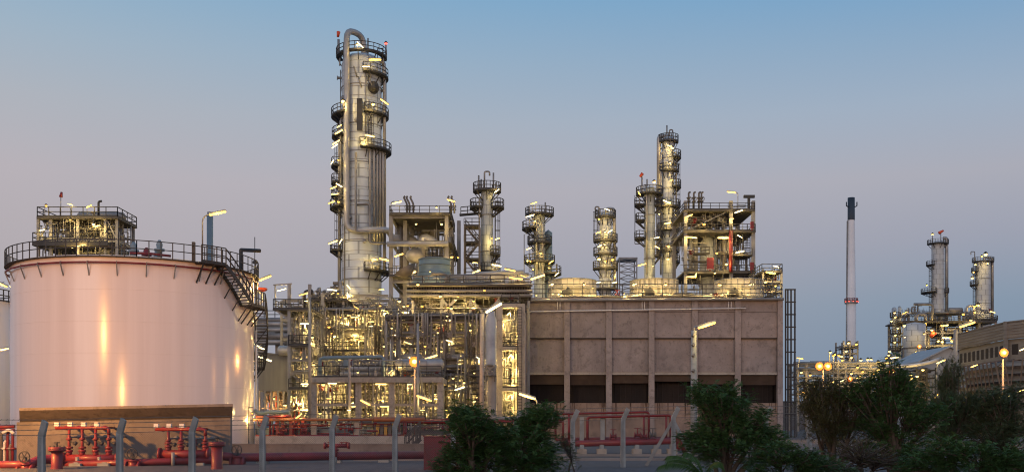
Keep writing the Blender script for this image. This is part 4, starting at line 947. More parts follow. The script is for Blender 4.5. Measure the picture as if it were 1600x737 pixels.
D=168
t=thing('backdrop_building',(X(640,D),D+4,0),'long brown clad backdrop building, added to close sky gaps behind the pipe blocks','building')  # added opaque backdrop, keeps sky from showing between the pipes
b=MB(); b.box(X(430,D),X(818,D),D+22,D+27,0,Z(488,D)); b.build('wall',M['pipe3'],t)
b=MB(); b.box(X(428,D),X(820,D),D+21.5,D+27.5,Z(488,D),Z(484,D)); b.build('roof',M['shed'],t)
D=150
t=thing('pipe_rack',(X(620,D),D+8,0),'tall rear pipe rack filling the gaps between the pipe blocks and the brown backdrop','pipe rack')
frame(t,[440,500,560,620,680,740,800],[470,500,530,560,590,620],D+8,D+16,470,M['beam'],.35,.4)
pipes(t,440,815,470,560,D+4,D+17,44,44,111,1.1,[470,485,500,530,545],140,14,8,None,3); pipes(t,440,815,560,660,D+4,D+17,40,30,112,1.1,[560,590,605,620],140,14,8,None,3)
lamps(t,[(470,500,5,0,600),(520,490,5,0,600),(585,520,5,0,700),(640,510,5,0,700),(700,505,5,0,700),(760,515,5,0,700),(500,560,5,0,700),(560,575,5,0,700),(620,565,5,0,700),(690,570,5,0,700),(750,580,5,0,700),(480,610,5,0,700),(540,630,5,0,700),(610,615,5,0,700),(670,610,5,0,700),(730,625,5,0,700),(790,600,5,0,700),(790,530,5,0,700)],D+3,k=1.5)

# ------------------------------------------------------------------ white vertical vessel and concrete frame at the left of the cooling tower
D=116
t=thing('vertical_duct',(X(767,D),D,0),'pale vertical duct with a round valve wheel, just left of the gold-lit concrete frame','duct')
c=Vector((X(767,D),D,0)); b=MB(); q=L(9,D); b.lathe([(q*.85,0),(q,.8),(q,Z(575,D)),(q*1.06,Z(574,D)),(q*1.06,Z(571,D)),(q,Z(570,D)),(q,Z(498,D)),(q*.7,Z(492,D)),(q*.7,Z(486,D)),(0,Z(485,D))],c,24); b.build('shell',M['pipe'],t)
b=MB(); b.valve(W(766,578,D-1.2),.42,'Z'); b.build('valve',M['pipe2'],t)
for px in (760,773):
    b=MB(); b.path([W(px,596,D-1),W(px,588,D-1),W(px+3,586,D-1)],.08,6,.15); b.build('bracket_pipe',M['pipe2'],t)
D=122
t=thing('concrete_structure',(X(797,D),D+5,0),'gold-lit three-storey concrete frame against the left end of the cooling tower','concrete frame')
for px in (780,815):
    for dd in (D,D+10):
        b=MB(); x=X(px,D); b.box(x-.4,x+.4,dd,dd+.8,0,Z(474,D)); b.build('column',M['conc4'],t)
for y in (474,541,605):
    b=MB(); b.box(X(781,D)+.3,X(815,D)-.42,D+.05,D+10.6,Z(y+6,D),Z(y,D)); o=b.build('floor_slab',M['conc4'],t)
    b=MB(); b.rail([(X(784,D),D+.1,Z(y,D)),(X(811,D),D+.1,Z(y,D))],1.1,.04,1.0); b.build('railing',M['dark'],o)
b=MB(); b.box(X(781,D),X(817,D),D+9.5,D+9.8,0,Z(474,D)); b.build('back_wall',M['yellow'] if 0 else M['conc4'],t)
for k,y in enumerate((535,598,655)):
    b=MB(); zb=max(.1,Z(y,D)); b.lathe([(.3,zb),(.3,zb+1),(.9,zb+2.4),(.9,zb+3.6),(0,zb+3.7)],(X(792,D),D+3,0),16); b.lathe([(.35,zb),(.35,zb+1.2),(.75,zb+2.2),(.75,zb+3.8),(0,zb+3.9)],(X(806,D),D+4,0),16); b.build('hopper',M['pipe'],t)
pipes(t,783,814,480,655,D+.6,D+8,24,8,121,.7,[541,605],60,16,0,None,0)
lamps(t,[(795,489,9,40,500),(796,556,8,50,500),(809,573,7,0,250),(806,576,6,0,300),(797,617,8,20,500),(790,500,5,0,400),(800,590,5,0,400),(800,635,6,0,500),(808,520,6,0,400),(788,560,6,0,400)],D+.9)
tangle(t,782,815,480,655,D+.3,D+7,60,323)
b=MB(); b.ladder((X(812,D),D-.4,.1),(X(812,D),D-.4,Z(480,D)),.5); b.build('ladder',M['dark'],t)
# ------------------------------------------------------------------ standalone lamp posts
def tube_post(px,D,ytop,lx,ly,ln,tilt,label,power=250,r=.07,m='steel',taper=True,hook=True):
    c=Vector((X(px,D),D,gz(X(px,D),D))); t=thing('lamp_post',c,label,'lamp post','tube lamp posts'); b=MB()
    b.cone(c,W(px,ytop,D),r*(1.35 if taper else 1),r,10); q=W(lx,ly,D-.15)
    b.build('pole',M[m],t)
    b=MB(); b.path([W(px,ytop,D),W(px,(ytop+ly)/2-1,D),q+Vector((0,.25,L(.2,D)))],.045,7,.3); b.build('arm',M['steel'],t)
    lamp(t,q,L(ln,D),tilt,power); return t
t=tube_post(1084,62,516,1104,507,30,18,'tall pale concrete lamp post in front of the cooling tower, trees at its foot',220,.16,'post')
b=MB()
for y in (525,540,556,580,600): b.bar(W(1084,y,61.8),W(1082,y-3,61.7),.16)
b.build('step_iron',M['pipe2'],t)
tube_post(753,100,490,771,480,30,30,'tall slim lamp post rising left of the pale vertical duct, lamp tilted steeply',260,.20,'yellow' if 0 else 'conc4')
tube_post(839,58,632,824,618,28,-18,'low lamp post with its lit tube in front of the cooling tower, left end',150,.05)
tube_post(653,88,505,663,621,26,-20,'lamp post whose tube hangs low in front of the broad pipe block',200,.11)
tube_post(586,95,640,571,628,18,-28,'short curved lamp post in front of the brightly lit exchanger deck',150,.05)
tube_post(546,96,560,545,640,6,0,'bare grey pole standing in front of the exchanger deck, tiny lamp low on it',60,.11)
tube_post(484,98,465,478,470,5,0,'bare grey pole close in front of the platform tower, a tiny lamp at its top',60,.11)
tube_post(1493,120,515,1511,506,27,18,'lamp post at the left corner of the wooden cooling tower with a big lit tube',300,.22)
tube_post(1463,130,585,1470,564,16,22,'lamp post in front of the white gabled shed, small tilted tube',150,.08)
tube_post(1245,140,620,1250,559,11,-10,'lamp post just right of the caged ladder, small tube above the rack',150,.06)
def sodium(px,py,D,dia,label,power,n=1,col=ORG,turn=0,aim=None):
    c=Vector((X(px,D),D,gz(X(px,D),D))); t=thing('floodlight_mast',c,label,'floodlight','sodium floodlights')
    b=MB(); b.cone(c,W(px,py+2,D),.13,.08,8); b.build('pole',M['steel'],t)
    if n==2: b=MB(); b.bar(W(px-7,py+2,D),W(px+7,py+2,D),.12); b.build('cross_arm',M['steel'],t)
    for k in range(n):
        q=W(px+(k*2-1)*6.5*(n==2),py,D-.2)
        b=MB(); b.lathe([(0,.38),(.25,.36),(.36,.2),(.42,-.22),(.46,-.24)],Vector((0,0,0)),14,'Y'); hh=b.build('lamp_head',M['dark']); hh.parent=t; hh.location=q-t.location; hh.scale=(dia,dia,dia); hh.rotation_euler=(0,0,rad(turn))
        b=MB(); b.lathe([(0,-.30),(.2,-.29),(.34,-.25),(.42,-.2),(.42,-.15)],Vector((0,0,0)),14,'Y'); g=b.build('lens',M['sod']); g.parent=hh
        b=MB(); b.lathe([(0,-.18),(.14,-.14),(.2,0),(.14,.14),(0,.18)],Vector((0,-.27,0)),12); g=b.build('bulb',M['warm']); g.parent=hh
        lo=light(hh,(0,-1.9,.2),power,col,.2)
        if aim:
            sd_=bpy.data.lights.new('lamp_light','SPOT'); sd_.energy=power; sd_.color=col; sd_.spot_size=rad(34); sd_.spot_blend=.6; sd_.shadow_soft_size=.2; lo.data=sd_
            lo.parent=t; lo.location=q-t.location+Vector((.4,1.6,0)); lo.rotation_euler=(t.location+lo.location-Vector(aim)).to_track_quat('Z','Y').to_euler()
sodium(648,565,96,1.15,'single orange sodium floodlight on a mast in front of the broad pipe block',1500)
sodium(1286,572,110,1.0,'mast with a pair of orange sodium floodlights beyond the right-hand trees',900,2)
sodium(1567,551,90,.88,'brightest sodium floodlight on a mast in front of the wooden cooling tower',1800)
sodium(1393,581,110,.75,'yellow floodlight on a mast among the treetops below the far vessel',700,1,YEL)
sodium(1327,592,110,.7,'yellow floodlight on a mast beneath the tall white chimney',600,1,YEL)
sodium(1436,541,200,.9,'yellow floodlight on a mast in front of the broad far vessel',600,1,YEL)
sodium(-260,530,38.2,1.0,'tall sodium floodlight mast beyond the left picture edge, its light on the shelter wall',9000,1,ORG,150)
sodium(-2050,-120,22,1.2,'second taller sodium floodlight mast well beyond the left picture edge, lighting the tank',22000,1,ORG,165,(-30.5,76,8.0))

# ------------------------------------------------------------------ fire-water shelter wall, hydrant manifolds
D=48
sh=thing('fire_shelter',(X(193,D),D,gz(X(193,D),D)),'long weathered concrete shelter wall with a canted canopy below the big tank','shelter')
xa,xb=X(26,D),X(360,D); zb=gz(X(193,D),D)-.9
b=MB(); sl=.20; b.add([(xa,D,zb),(xb,D,zb),(xb,D+.3,zb),(xa,D+.3,zb),(xa,D,Z(659,D)),(xb,D,Z(659,D)+sl),(xb,D+.3,Z(659,D)+sl),(xa,D+.3,Z(659,D))],[(0,3,2,1),(4,5,6,7),(0,1,5,4),(1,2,6,5),(2,3,7,6),(3,0,4,7)]); b.build('wall',M['conc3'],sh)
# canopy rises towards the viewer
yo=-.62; b=MB(); zf,zk=Z(641,D+yo),Z(659.5,D)
b.add([(xa+.0,D+.3,zk-.03),(xb,D+.3,zk-.03+sl),(X(364,D+yo),D+yo,zf+sl),(X(30,D+yo),D+yo,zf),(xa,D+.3,zk+.15),(xb,D+.3,zk+.15+sl),(X(364,D+yo),D+yo,zf+.12+sl),(X(30,D+yo),D+yo,zf+.12)],[(0,3,2,1),(4,5,6,7),(0,1,5,4),(1,2,6,5),(2,3,7,6),(3,0,4,7)])
b.build('canopy',M['conc3'],sh)
M['stain']=mat('formwork_joint',(.10,.085,.075),.9,0,.3,1)
def manifold(xs,yb,yt,x0,x1,D,label,hx0,hx1):
    z0=Z(yb,D); t=thing('fire_manifold',(X(sum(xs)/len(xs),D),D,gz(X(xs[0],D),D)),label,'fire manifold','red fire-water manifolds')
    b=MB(); b.tube((X(x0,D),D,z0),(X(x1,D),D,z0),.20,14); b.flange((X(x0,D),D,z0),.30,'X',.1); b.flange((X(x1,D),D,z0),.30,'X',.1); b.build('header',M['red'],t)
    zt=Z(yt,D)
    b=MB(); b.path([(X(hx0,D),D,zt),(X(xs[-1],D),D,zt),(X(xs[-1],D),D,zt-.3)],.075,9,.12); b.build('upper_header',M['red'],t)
    for k,px in enumerate(xs):
        x=X(px,D); b=MB(); b.path([(x,D,z0),(x,D,zt)],.065,9,0); b.flange((x,D,z0+.35),.16,'Z',.09); b.flange((x,D,z0+.5),.16,'Z',.09); b.cone((x,D,z0+.1),(x,D,z0+.42),.15,.1,9); b.flange((x,D,zt-.5),.12,'Z',.1); b.build('riser',M['red'],t)
        b=MB(); q=Vector((x+.05,D,zt-.62)); b.tube(q,q+Vector((.24,-.05,-.05)),.04,6); b.cone(q+Vector((.2,-.05,-.04)),q+Vector((.3,-.05,-.1)),.09,.09,8); b.build('valve_handle',M['dark'],t)
        xh=X(px-18.5,D); b=MB(); b.tube((xh,D,zt),(xh,D,zt+.08),.05,7); b.box(xh-.1,xh+.1,D-.08,D+.08,zt+.08,zt+.25); b.build('nozzle_cap',M['white'],t)
        b=MB(); b.tube((xh,D,zt),(xh,48.02,zt),.055,8); b.flange((xh,D+.9,zt),.11,'Y',.08); b.build('branch_pipe',M['red'],t)
        b=MB(); b.tube((x,D,zt-.42),(x,48.02,zt-.42),.04,7); b.cone((x,D+1.0,zt-.42),(x,D+1.3,zt-.42),.1,.1,8); b.build('branch_pipe',M['pipe2'],t)
    for f_ in (.35,.75):
        x=X(x0,D)+(X(x1,D)-X(x0,D))*f_; b=MB(); b.tube((x,D-.55,gz(x,D)-.05),(x,D-.55,z0+.1),.08,8); b.box(x-.05,x+.05,D-.5,D-.15,z0-.1,z0-.02); b.build('support_post',M['steel'],t)
    return t
manifold([108,128.5,149.5,170],716,668,99,184,46,'red fire-water manifold of four risers in the orange-lit half of the shelter',87,0)
manifold([263,283,303,321],709,670,250,326,46,'red fire-water manifold of four risers in the shaded right end of the shelter',243,0)
def hydrant(px,D,ytop,label):
    c=Vector((X(px,D),D,gz(X(px,D),D))); t=thing('fire_hydrant',c,label,'hydrant','red hydrant barrels'); zt=Z(ytop,D); r=.23
    b=MB(); b.lathe([(r*1.15,-.05),(r,.1),(r,zt-c.z),(0,zt-c.z)],c,18); b.build('barrel',M['red'],t)
    b=MB(); b.lathe([(r,0),(r*1.5,0),(r*1.5,.07),(0,.07)],Vector((c.x,c.y,zt-.02)),18); b.lathe([(r*1.5,.09),(r*1.5,.16),(0,.16),(0,.09),(r*1.5,.09)],Vector((c.x,c.y,zt-.02)),18); b.build('flange',M['red'],t)
    b=MB()
    for k in range(8): u=Vector((math.cos(k*PI/4)*r*1.25,math.sin(k*PI/4)*r*1.25,0)); b.tube(Vector((c.x,c.y,zt-.06))+u,Vector((c.x,c.y,zt+.2))+u,.025,6)
    b.build('bolt',M['dark'],t)
    b=MB(); b.ringpath(c,.11,zt+.34-c.z*0,.018,0,2*PI,12,5); b.tube((c.x,c.y,zt+.1),(c.x,c.y,zt+.36),.03,6); b.bar((c.x-.11,c.y,zt+.34),(c.x+.11,c.y,zt+.34),.02); b.build('handwheel',M['dark'],t)
hydrant(89,43,703,'red flanged hydrant barrel standing left of the four orange-lit risers')
hydrant(339,43,695,'red flanged hydrant barrel at the right end of the shelter wall')
def wheelvalve(px,py,D,label,r=.17):
    c=W(px,py,D); t=thing('gate_valve',(c.x,D,c.z-.55),label,'valve','red gate valves')
    b=MB(); b.cone(c+Vector((0,0,-.75)),c+Vector((0,0,-.35)),.16,.22,10); b.cone(c+Vector((0,0,-.35)),c+Vector((0,0,-.28)),.24,.24,10); b.flange(c+Vector((-.28,0,-.62)),.3,'X',.07); b.flange(c+Vector((.28,0,-.62)),.3,'X',.07); b.tube(c+Vector((-.3,0,-.62)),c+Vector((.3,0,-.62)),.2,10); b.build('valve_body',M['red'],t)
    b=MB(); b.path([c+Vector((math.cos(2*PI*k/16)*r*1.35,-.12,math.sin(2*PI*k/16)*r*1.35)) for k in range(17)],.025,6,0)
    for k in range(3): u=Vector((math.cos(k*PI/3)*r*1.3,0,math.sin(k*PI/3)*r*1.3)); b.bar(c-u+Vector((0,-.12,0)),c+u+Vector((0,-.12,0)),.03)
    b.tube(c+Vector((0,-.12,0)),c+Vector((0,.1,-.1)),.035,6); b.tube(c+Vector((0,.02,0)),c+Vector((0,.02,-.3)),.05,6); b.build('handwheel',M['dark'],t)
wheelvalve(40,713,43.5,'black-wheeled red valve at the far left of the red main')
wheelvalve(208,708,45.3,'black-wheeled red valve between the two fire manifolds')
wheelvalve(371,702,47,'black-wheeled red valve just past the shelter wall end')
fm=thing('fire_main',(X(200,45.5),45.5,gz(X(200,45.5),45.5)),'thick red fire-water main running along the front of the shelter to the red cabinet','pipe')
b=MB(); b.path([W(-30,727,43.5),W(44,726,43.5),W(62,717,44.5),W(100,716,45.2)],.2,14,.4); b.build('pipe_run',M['red'],fm)
b=MB(); b.path([W(95,726,45.2),W(220,721.5,45.5),W(340,718,46)],.16,12,0); b.build('pipe_run',M['red'],fm)
b=MB(); b.path([W(326,710,46.5),W(372,714,47.3),W(662,710,50)],.20,14,.5); b.build('pipe_run',M['red'],fm)
for px,D in ((120,45.2),(164,45.3),(275,46),(313,46),(410,47.8),(525,48.7),(600,49.4)):
    x=X(px,D); g=gz(x,D); b=MB(); b.box(x-.1,x+.1,D-.1,D+.1,g-.1,Z(722,D)+.02); b.box(x-.25,x+.25,D-.25,D+.25,g-.1,g+.12); b.build('support_post',M['post'],fm)
hy=thing('fire_hydrant',(X(524,47.5),47.5,0),'slim red two-outlet hydrant on a grey standpipe in front of the low bund wall','hydrant'); c=hy.location
b=MB(); b.tube(c,(c.x,c.y,Z(712,47.5)),.07,8); b.build('standpipe',M['post'],hy)
b=MB(); b.tube((c.x,c.y,Z(713,47.5)),(c.x,c.y,Z(697,47.5)),.11,10); b.flange((c.x,c.y,Z(706,47.5)),.17,'Z',.07); b.flange((c.x,c.y,Z(702,47.5)),.17,'Z',.07); b.tube((X(508,47.5),c.y,Z(695.5,47.5)),(X(545,47.5),c.y,Z(695.5,47.5)),.10,10); b.flange((X(508,47.5),c.y,Z(695.5,47.5)),.16,'X',.1); b.flange((X(545,47.5),c.y,Z(695.5,47.5)),.16,'X',.1); b.build('hydrant_head',M['red'],hy)
for px in (515,534,541):
    b=MB(); b.tube(W(px,695,47.5),W(px,690.5,47.5),.035,6); b.flange(W(px,690.5,47.5),.1,'Z',.04); b.build('valve_stem',M['red'],hy)
# pipes at the far left
fl=thing('fire_manifold',(X(8,50),50,gz(X(8,50),50)),'red and white fire-water risers cut by the left picture edge, left of the shelter','fire manifold')
for px,y0,m_ in ((2,676,'pipe3'),(12,676,'red'),(20,676,'red'),(7,690,'white'),(16,695,'pipe2')):
    b=MB(); b.path([W(px,740,50),W(px,y0,50),W(px+3,y0-2,50)],.07,8,.1); b.flange(W(px,700,50),.15,'Z',.1); b.build('riser',M[m_],fl)
b=MB(); b.tube(W(-15,667,50),W(23,666,50),.08,8); b.tube(W(-15,671,50),W(23,671,50),.05,8); b.build('upper_header',M['red'],fl)
b=MB(); b.path([W(4,676,49.8),W(14,670,49.8),W(22,677,49.8)],.08,8,.3); b.build('pipe_bend',M['white'],fl)

# ------------------------------------------------------------------ bund walls, plinth and red rack in front of the pipe blocks
D=58; t=thing('bund_wall',(X(510,D),D,0),'low grey concrete bund wall behind the red main, lower of two','wall')
b=MB(); b.box(X(300,D),X(665,D),D,D+.3,-.3,Z(694,D)); b.build('wall',M['conc3'],t)
b=MB(); b.box(X(300,D),X(665,D),D-.04,D+.34,Z(694,D),Z(694,D)+.06); b.build('coping',M['conc3'],t)
D=80; t=thing('plinth_wall',(X(530,D),D,0),'pale beige plinth wall under the red pipe rack, upper of two low walls','wall')
b=MB(); b.box(X(398,D),X(670,D),D,D+1.2,-.2,Z(681,D)); b.build('wall',M['conc4'],t)
D=84; t=thing('red_pipe_rack',(X(530,D),D,0),'row of red and orange pipes on posts crossing in front of the lit pipe blocks','pipe rack')
for y,x0,x1,r,m_ in ((655,396,590,.12,'rust'),(654.5,584,664,.20,'rust'),(658,620,880,.13,'red'),(681,400,560,.13,'red'),(650,400,455,.12,'red'),(682,560,700,.12,'red'),(653,760,880,.16,'pipe2')):
    b=MB(); b.tube(W(x0,y,D),W(x1,y,D),r,10); b.build('pipe',M[m_],t)
for px,m_ in ((432,'red'),(453,'red'),(489,'conc4'),(556,'conc4'),(472,'red'),(440,'red'),(700,'red'),(720,'red'),(770,'conc4')):
    b=MB(); x=X(px,D); w_=.12 if m_=='red' else .22; b.box(x-w_,x+w_,D+.25,D+.25+w_*2,0,Z(652,D)); b.build('post',M[m_],t)
for px,y in ((445,672),(462,668),(476,672),(438,676),(548,670),(520,672)):
    b=MB(); b.valve(W(px,y,D),.14,'X'); b.build('valve',M['red'],t)
for px in (427,443,458,470,478):
    b=MB(); b.path([W(px,681,D),W(px,663,D),W(px+6,662,D)],.07,7,.12); b.build('riser',M['red'],t)
for x0,x1,y in ((398,417,672),(459,470,672),(495,540,674)):
    b=MB(); b.box(X(x0,D),X(x1,D),D+1.2,D+2.4,Z(681,D),Z(y-2,D)); b.box(X(x0,D)-.05,X(x1,D)+.05,D+1.1,D+2.5,Z(y-2,D)+.01,Z(y-4,D)); b.build('pump_skid',M['bluegrey'],t)
for k in range(5):
    b=MB(); b.box(X(583+k*6.5,D),X(587.5+k*6.5,D),D+1.8,D+2.3,.3,Z(661,D)); b.build('striped_post',M['yellow'] if k%2==0 else M['pipe3'],t)
lamps(t,[(467,649,12,38,150),(394,645,5,0,120),(446,632,5,0,150)],D+.4,100)
tangle(t,400,700,655,683,D+.2,D+1.0,46,341,'red'); tangle(t,400,660,655,683,D+1.5,D+3,50,342,'pipe2'); catwalks(t,400,690,[676,679],D+1.2,D+3,5,343)
b=MB(); b.path([W(396,641,D+2),W(408,646,D+2),W(416,643,D+2),W(452,643,D+2)],.16,8,.3); b.build('pipe',M['bluegrey'],t)
D=66; t=thing('access_steps',(X(648,D),D,0),'dark steel access steps with handrails climbing behind the red cabinet','steps')
b=MB(); b.stair((X(640,D),D-3,0),(X(662,D),D-3,Z(684,D)),(0,.8,0),4); b.build('stair_flight',M['dark'],t)
b=MB(); b.box(X(648,D),X(700,D),D,D+2.5,Z(676,D)-.12,Z(676,D)); o=b.build('landing',M['deck'],t)
for px in (650,675,699): 
    b=MB(); b.bar((X(px,D),D+1,0),(X(px,D),D+1,Z(678,D)),.12); b.build('leg',M['dark'],t)
b=MB(); b.rail([(X(648,D),D,Z(676,D)),(X(700,D),D,Z(676,D))],.75,.018,.5,2); b.build('railing',M['dark'],o)
D=42; gx=X(688,D); t=thing('red_cabinet',(gx,D,gz(gx,D)),'plain red steel cabinet half buried in the left-hand bush','cabinet')
b=MB(); b.box(X(662,D),X(716,D),D,D+.9,gz(gx,D)-.1,Z(682,D)); b.build('body',M['red'],t)
b=MB(); b.box(X(673,D),X(714,D),D-.03,D-.002,gz(gx,D)+.1,Z(685,D)); b.build('door',M['red'],t)
b=MB(); b.box(X(661,D),X(717,D),D-.05,D+.95,Z(682,D)+.003,Z(680.5,D)); b.build('lid',M['red'],t)

# ------------------------------------------------------------------ red pipes right of the bushes
D=63; t=thing('fire_main',(X(980,D),D,0),'heavy red main with tall pipe loops in front of the concrete cooling tower','pipe')
b=MB(); b.path([W(876,693,D),W(1000,690,D),W(1058,688,D),W(1066,693,D),W(1072,706,D)],.20,14,.4); b.build('pipe_run',M['red'],t)
b=MB(); b.tube(W(868,686,D+1.5),W(1056,684,D+1.5),.12,10); b.build('pipe_run',M['red'],t)
for pts,r in (([(868,686),(868,646),(1014,643),(1014,684)],.075),([(889,686),(889,645)],.075),([(918,690),(918,651),(1048,648),(1048,684)],.085),([(1006,684),(1006,648)],.07),([(1041,684),(1041,649)],.07),([(880,686),(880,656),(872,654)],.07)):
    b=MB(); b.path([W(*p,D+.8) for p in pts],r,9,.2); b.build('pipe_loop',M['red'],t)
for px in (911,944):
    b=MB(); x=X(px,D); b.box(x-.13,x+.13,D+1.0,D+1.26,0,Z(651,D)); b.box(x-.35,x+.35,D+1.0,D+1.26,Z(651,D),Z(650,D)); b.build('support_post',M['post'],t)
for px in (909,940,995,1025,1050):
    b=MB(); x=X(px,D); b.box(x-.13,x+.13,D-.2,D+.2,.25,Z(694,D)); b.build('support_post',M['post'],t)
    b=MB(); b.box(x-.28,x+.28,D-.35,D+.35,-.1,.3); b.build('footing',M['conc4'],t)
for px in (995,1060):
    b=MB(); x=X(px,D); b.tube((x,D,Z(702,D)),(x,D,Z(690,D)),.13,9); b.flange((x,D,Z(702,D)),.18,'Z',.08); b.build('drain_leg',M['red'],t)
for px,y in ((958,681),(996,679),(1020,679),(1006,681),(1055,681),(1068,683)):
    b=MB(); b.valve(W(px,y,D-.1),.13,'X'); b.build('valve',M['red'] if px<1010 else M['pipe3'],t)

# ------------------------------------------------------------------ perimeter fence
pp=[65,187,300,410,519,617,708,806,895,973.5,1052]; lean=[5,5,6,6,7,7,7,8,8,8,8]; tops=[655,652,650,648,646,645,643,640,638,636,634]
ds=[33+1.2*i for i in range(11)]
P=[Vector((X(p,d_),d_,0)) for p,d_ in zip(pp,ds)]
P=[P[0]*2-P[1]]+P; tz=[Z(655,33)]+[Z(y,d_) for y,d_ in zip(tops,ds)]
for e in range(4): P.append(P[-1]*2-P[-2]); tz.append(tz[-1]+.02)
fe=thing('perimeter_fence',(P[5].x,P[5].y,0),'chain-link perimeter fence on grey concrete posts with bent tops and barbed wire','fence')
kn=[]
for q,zt in zip(P,tz):
    g=gz(q.x,q.y); k=Vector((q.x,q.y,zt-.50)); tpv=Vector((q.x+.20,q.y-.18,zt)); kn.append((k,tpv,g))
    b=MB(); w_=.105
    b.add([(q.x-w_,q.y-w_,g-.3),(q.x+w_,q.y-w_,g-.3),(q.x+w_,q.y+w_,g-.3),(q.x-w_,q.y+w_,g-.3),(k.x-w_*.85,k.y-w_*.85,k.z),(k.x+w_*.85,k.y-w_*.85,k.z-.05),(k.x+w_*.85,k.y+w_*.85,k.z-.05),(k.x-w_*.85,k.y+w_*.85,k.z),
      (tpv.x-w_*.75,tpv.y-w_*.7,tpv.z),(tpv.x+w_*.75,tpv.y-w_*.7,tpv.z-.1),(tpv.x+w_*.75,tpv.y+w_*.7,tpv.z-.1),(tpv.x-w_*.75,tpv.y+w_*.7,tpv.z)],
      [(0,3,2,1),(0,1,5,4),(1,2,6,5),(2,3,7,6),(3,0,4,7),(4,5,9,8),(5,6,10,9),(6,7,11,10),(7,4,8,11),(8,9,10,11)])
    b.build('post',M['post'],fe)
for i in (11,):
    q=P[i]; k=kn[i][0]
    for sg,dx in ((-1,-1.15),(1,.95)):
        b=MB(); b.bar((q.x,q.y,k.z-.1),(q.x+dx,q.y+sg*-.3,gz(q.x,q.y)+.0),.13); b.build('brace',M['post'],fe)
for h_ in (.0,.33,.66,.98):
    b=MB()
    for (k0,t0,_),(k1,t1,_) in zip(kn,kn[1:]):
        a=k0.lerp(t0,h_); c_=k1.lerp(t1,h_); b.bar(a,c_,.017)
        n=14
        for j in range(n): q=a.lerp(c_,(j+.5)/n); b.bar(q-Vector((.03,0,.03)),q+Vector((.03,0,.03)),.008)
    b.build('barbed_wire',M['wire'],fe)
b=MB(); R=.0034
for (k0,_,g0),(k1,_,g1) in zip(kn,kn[1:]):
    h0,h1=k0.z-g0,k1.z-g1; wd=(P[1]-P[0]).length; hm=min(h0,h1); st=.075; n=int((wd+hm)/st)
    def pt(u,v): 
        f_=u/wd; base=k0.lerp(k1,f_); gg=g0+(g1-g0)*f_; return Vector((base.x,base.y-.11,gg+v))
    for j in range(n):
        o=j*st
        for mir in (0,1):
            u0,v0=(o,0) if o<=wd else (wd,o-wd); u1,v1=(o-hm,hm) if o>=hm else (0,o)
            if mir: u0,u1=wd-u0,wd-u1
            a=pt(u0,v0); c_=pt(u1,v1); d_=(c_-a)
            if d_.length<.02: continue
            s_=Vector((0,0,1)).cross(d_).normalized()*R; s2=d_.cross(s_).normalized()*R
            b.add([a-s_,a+s_,a+s2,c_-s_,c_+s_,c_+s2],[(0,1,4,3),(1,2,5,4),(2,0,3,5)])
b.build('chain_link_mesh',M['wire'],fe)
M['shedpaint']=mat('dull_white_sheeting',(.40,.41,.42),.6,0,.2,.5)
# ------------------------------------------------------------------ far right: chimney and far plant
D=360; c=Vector((X(1330,D),D,0)); t=thing('chimney',c,'tall slender white chimney with a blue-black tip and a red-lit ring','chimney')
q=L(1,D); dz=lambda y: Z(y,D)
b=MB(); b.lathe([(7.4*q,0),(7.3*q,dz(473)),(7.0*q,dz(472)),(5.3*q,dz(344))],c,28); b.build('flue',M['chimney'],t)
b=MB(); b.lathe([(5.5*q,dz(344)),(5.4*q,dz(309)),(4.6*q,dz(309)),(4.6*q,dz(316)),(0,dz(316))],c,28); b.build('tip',M['tip'],t)
b=MB(); b.sector(c,7.6*q,10*q,0,2*PI,dz(474),dz(472),24); o=b.build('platform',M['steel'],t)
b=MB(); b.rail([c+Vector((math.cos(2*PI*k/18)*9.9*q,math.sin(2*PI*k/18)*9.9*q,dz(472))) for k in range(19)],1.3,.07,2); b.build('railing',M['red'],o)
for k in range(5): a=-PI*.1-k*PI*.2; bulb(t,c+Vector((math.cos(a)*10.1*q,math.sin(a)*10.1*q,dz(471))),.5,0,red=True)
for sg in (-1,1):
    b=MB(); b.path([c+Vector((sg*4.5*q,-.5,dz(324))),c+Vector((sg*8.2*q,-.5,dz(322))),c+Vector((sg*8.2*q,-.5,dz(316)))],.2,6,.2); b.build('davit',M['tip'],t)
b=MB(); b.ladder((c.x-8.3*q,D,5),(c.x-6*q,D,dz(345)),.8,(0,1,0),.1,.8); b.build('ladder',M['steel'],t)
D=340; t=thing('process_structure',(X(1329,D),D,0),'small lamp-dotted steel frame wrapped round the foot of the white chimney','process frame')
frame(t,[1318,1328,1340],[540,552,566],D,D+8,532,M['steel'],.5,.5); pipes(t,1317,1340,535,640,D,D+8,14,10,131,1.6,None,30,4,1)
deck(t,1318,1341,543,D-1,D+8,'fr')
for px,py in ((1338,537),(1330,558),(1322,548),(1326,535)): bulb(t,W(px,py,D-1.5),.9,300)
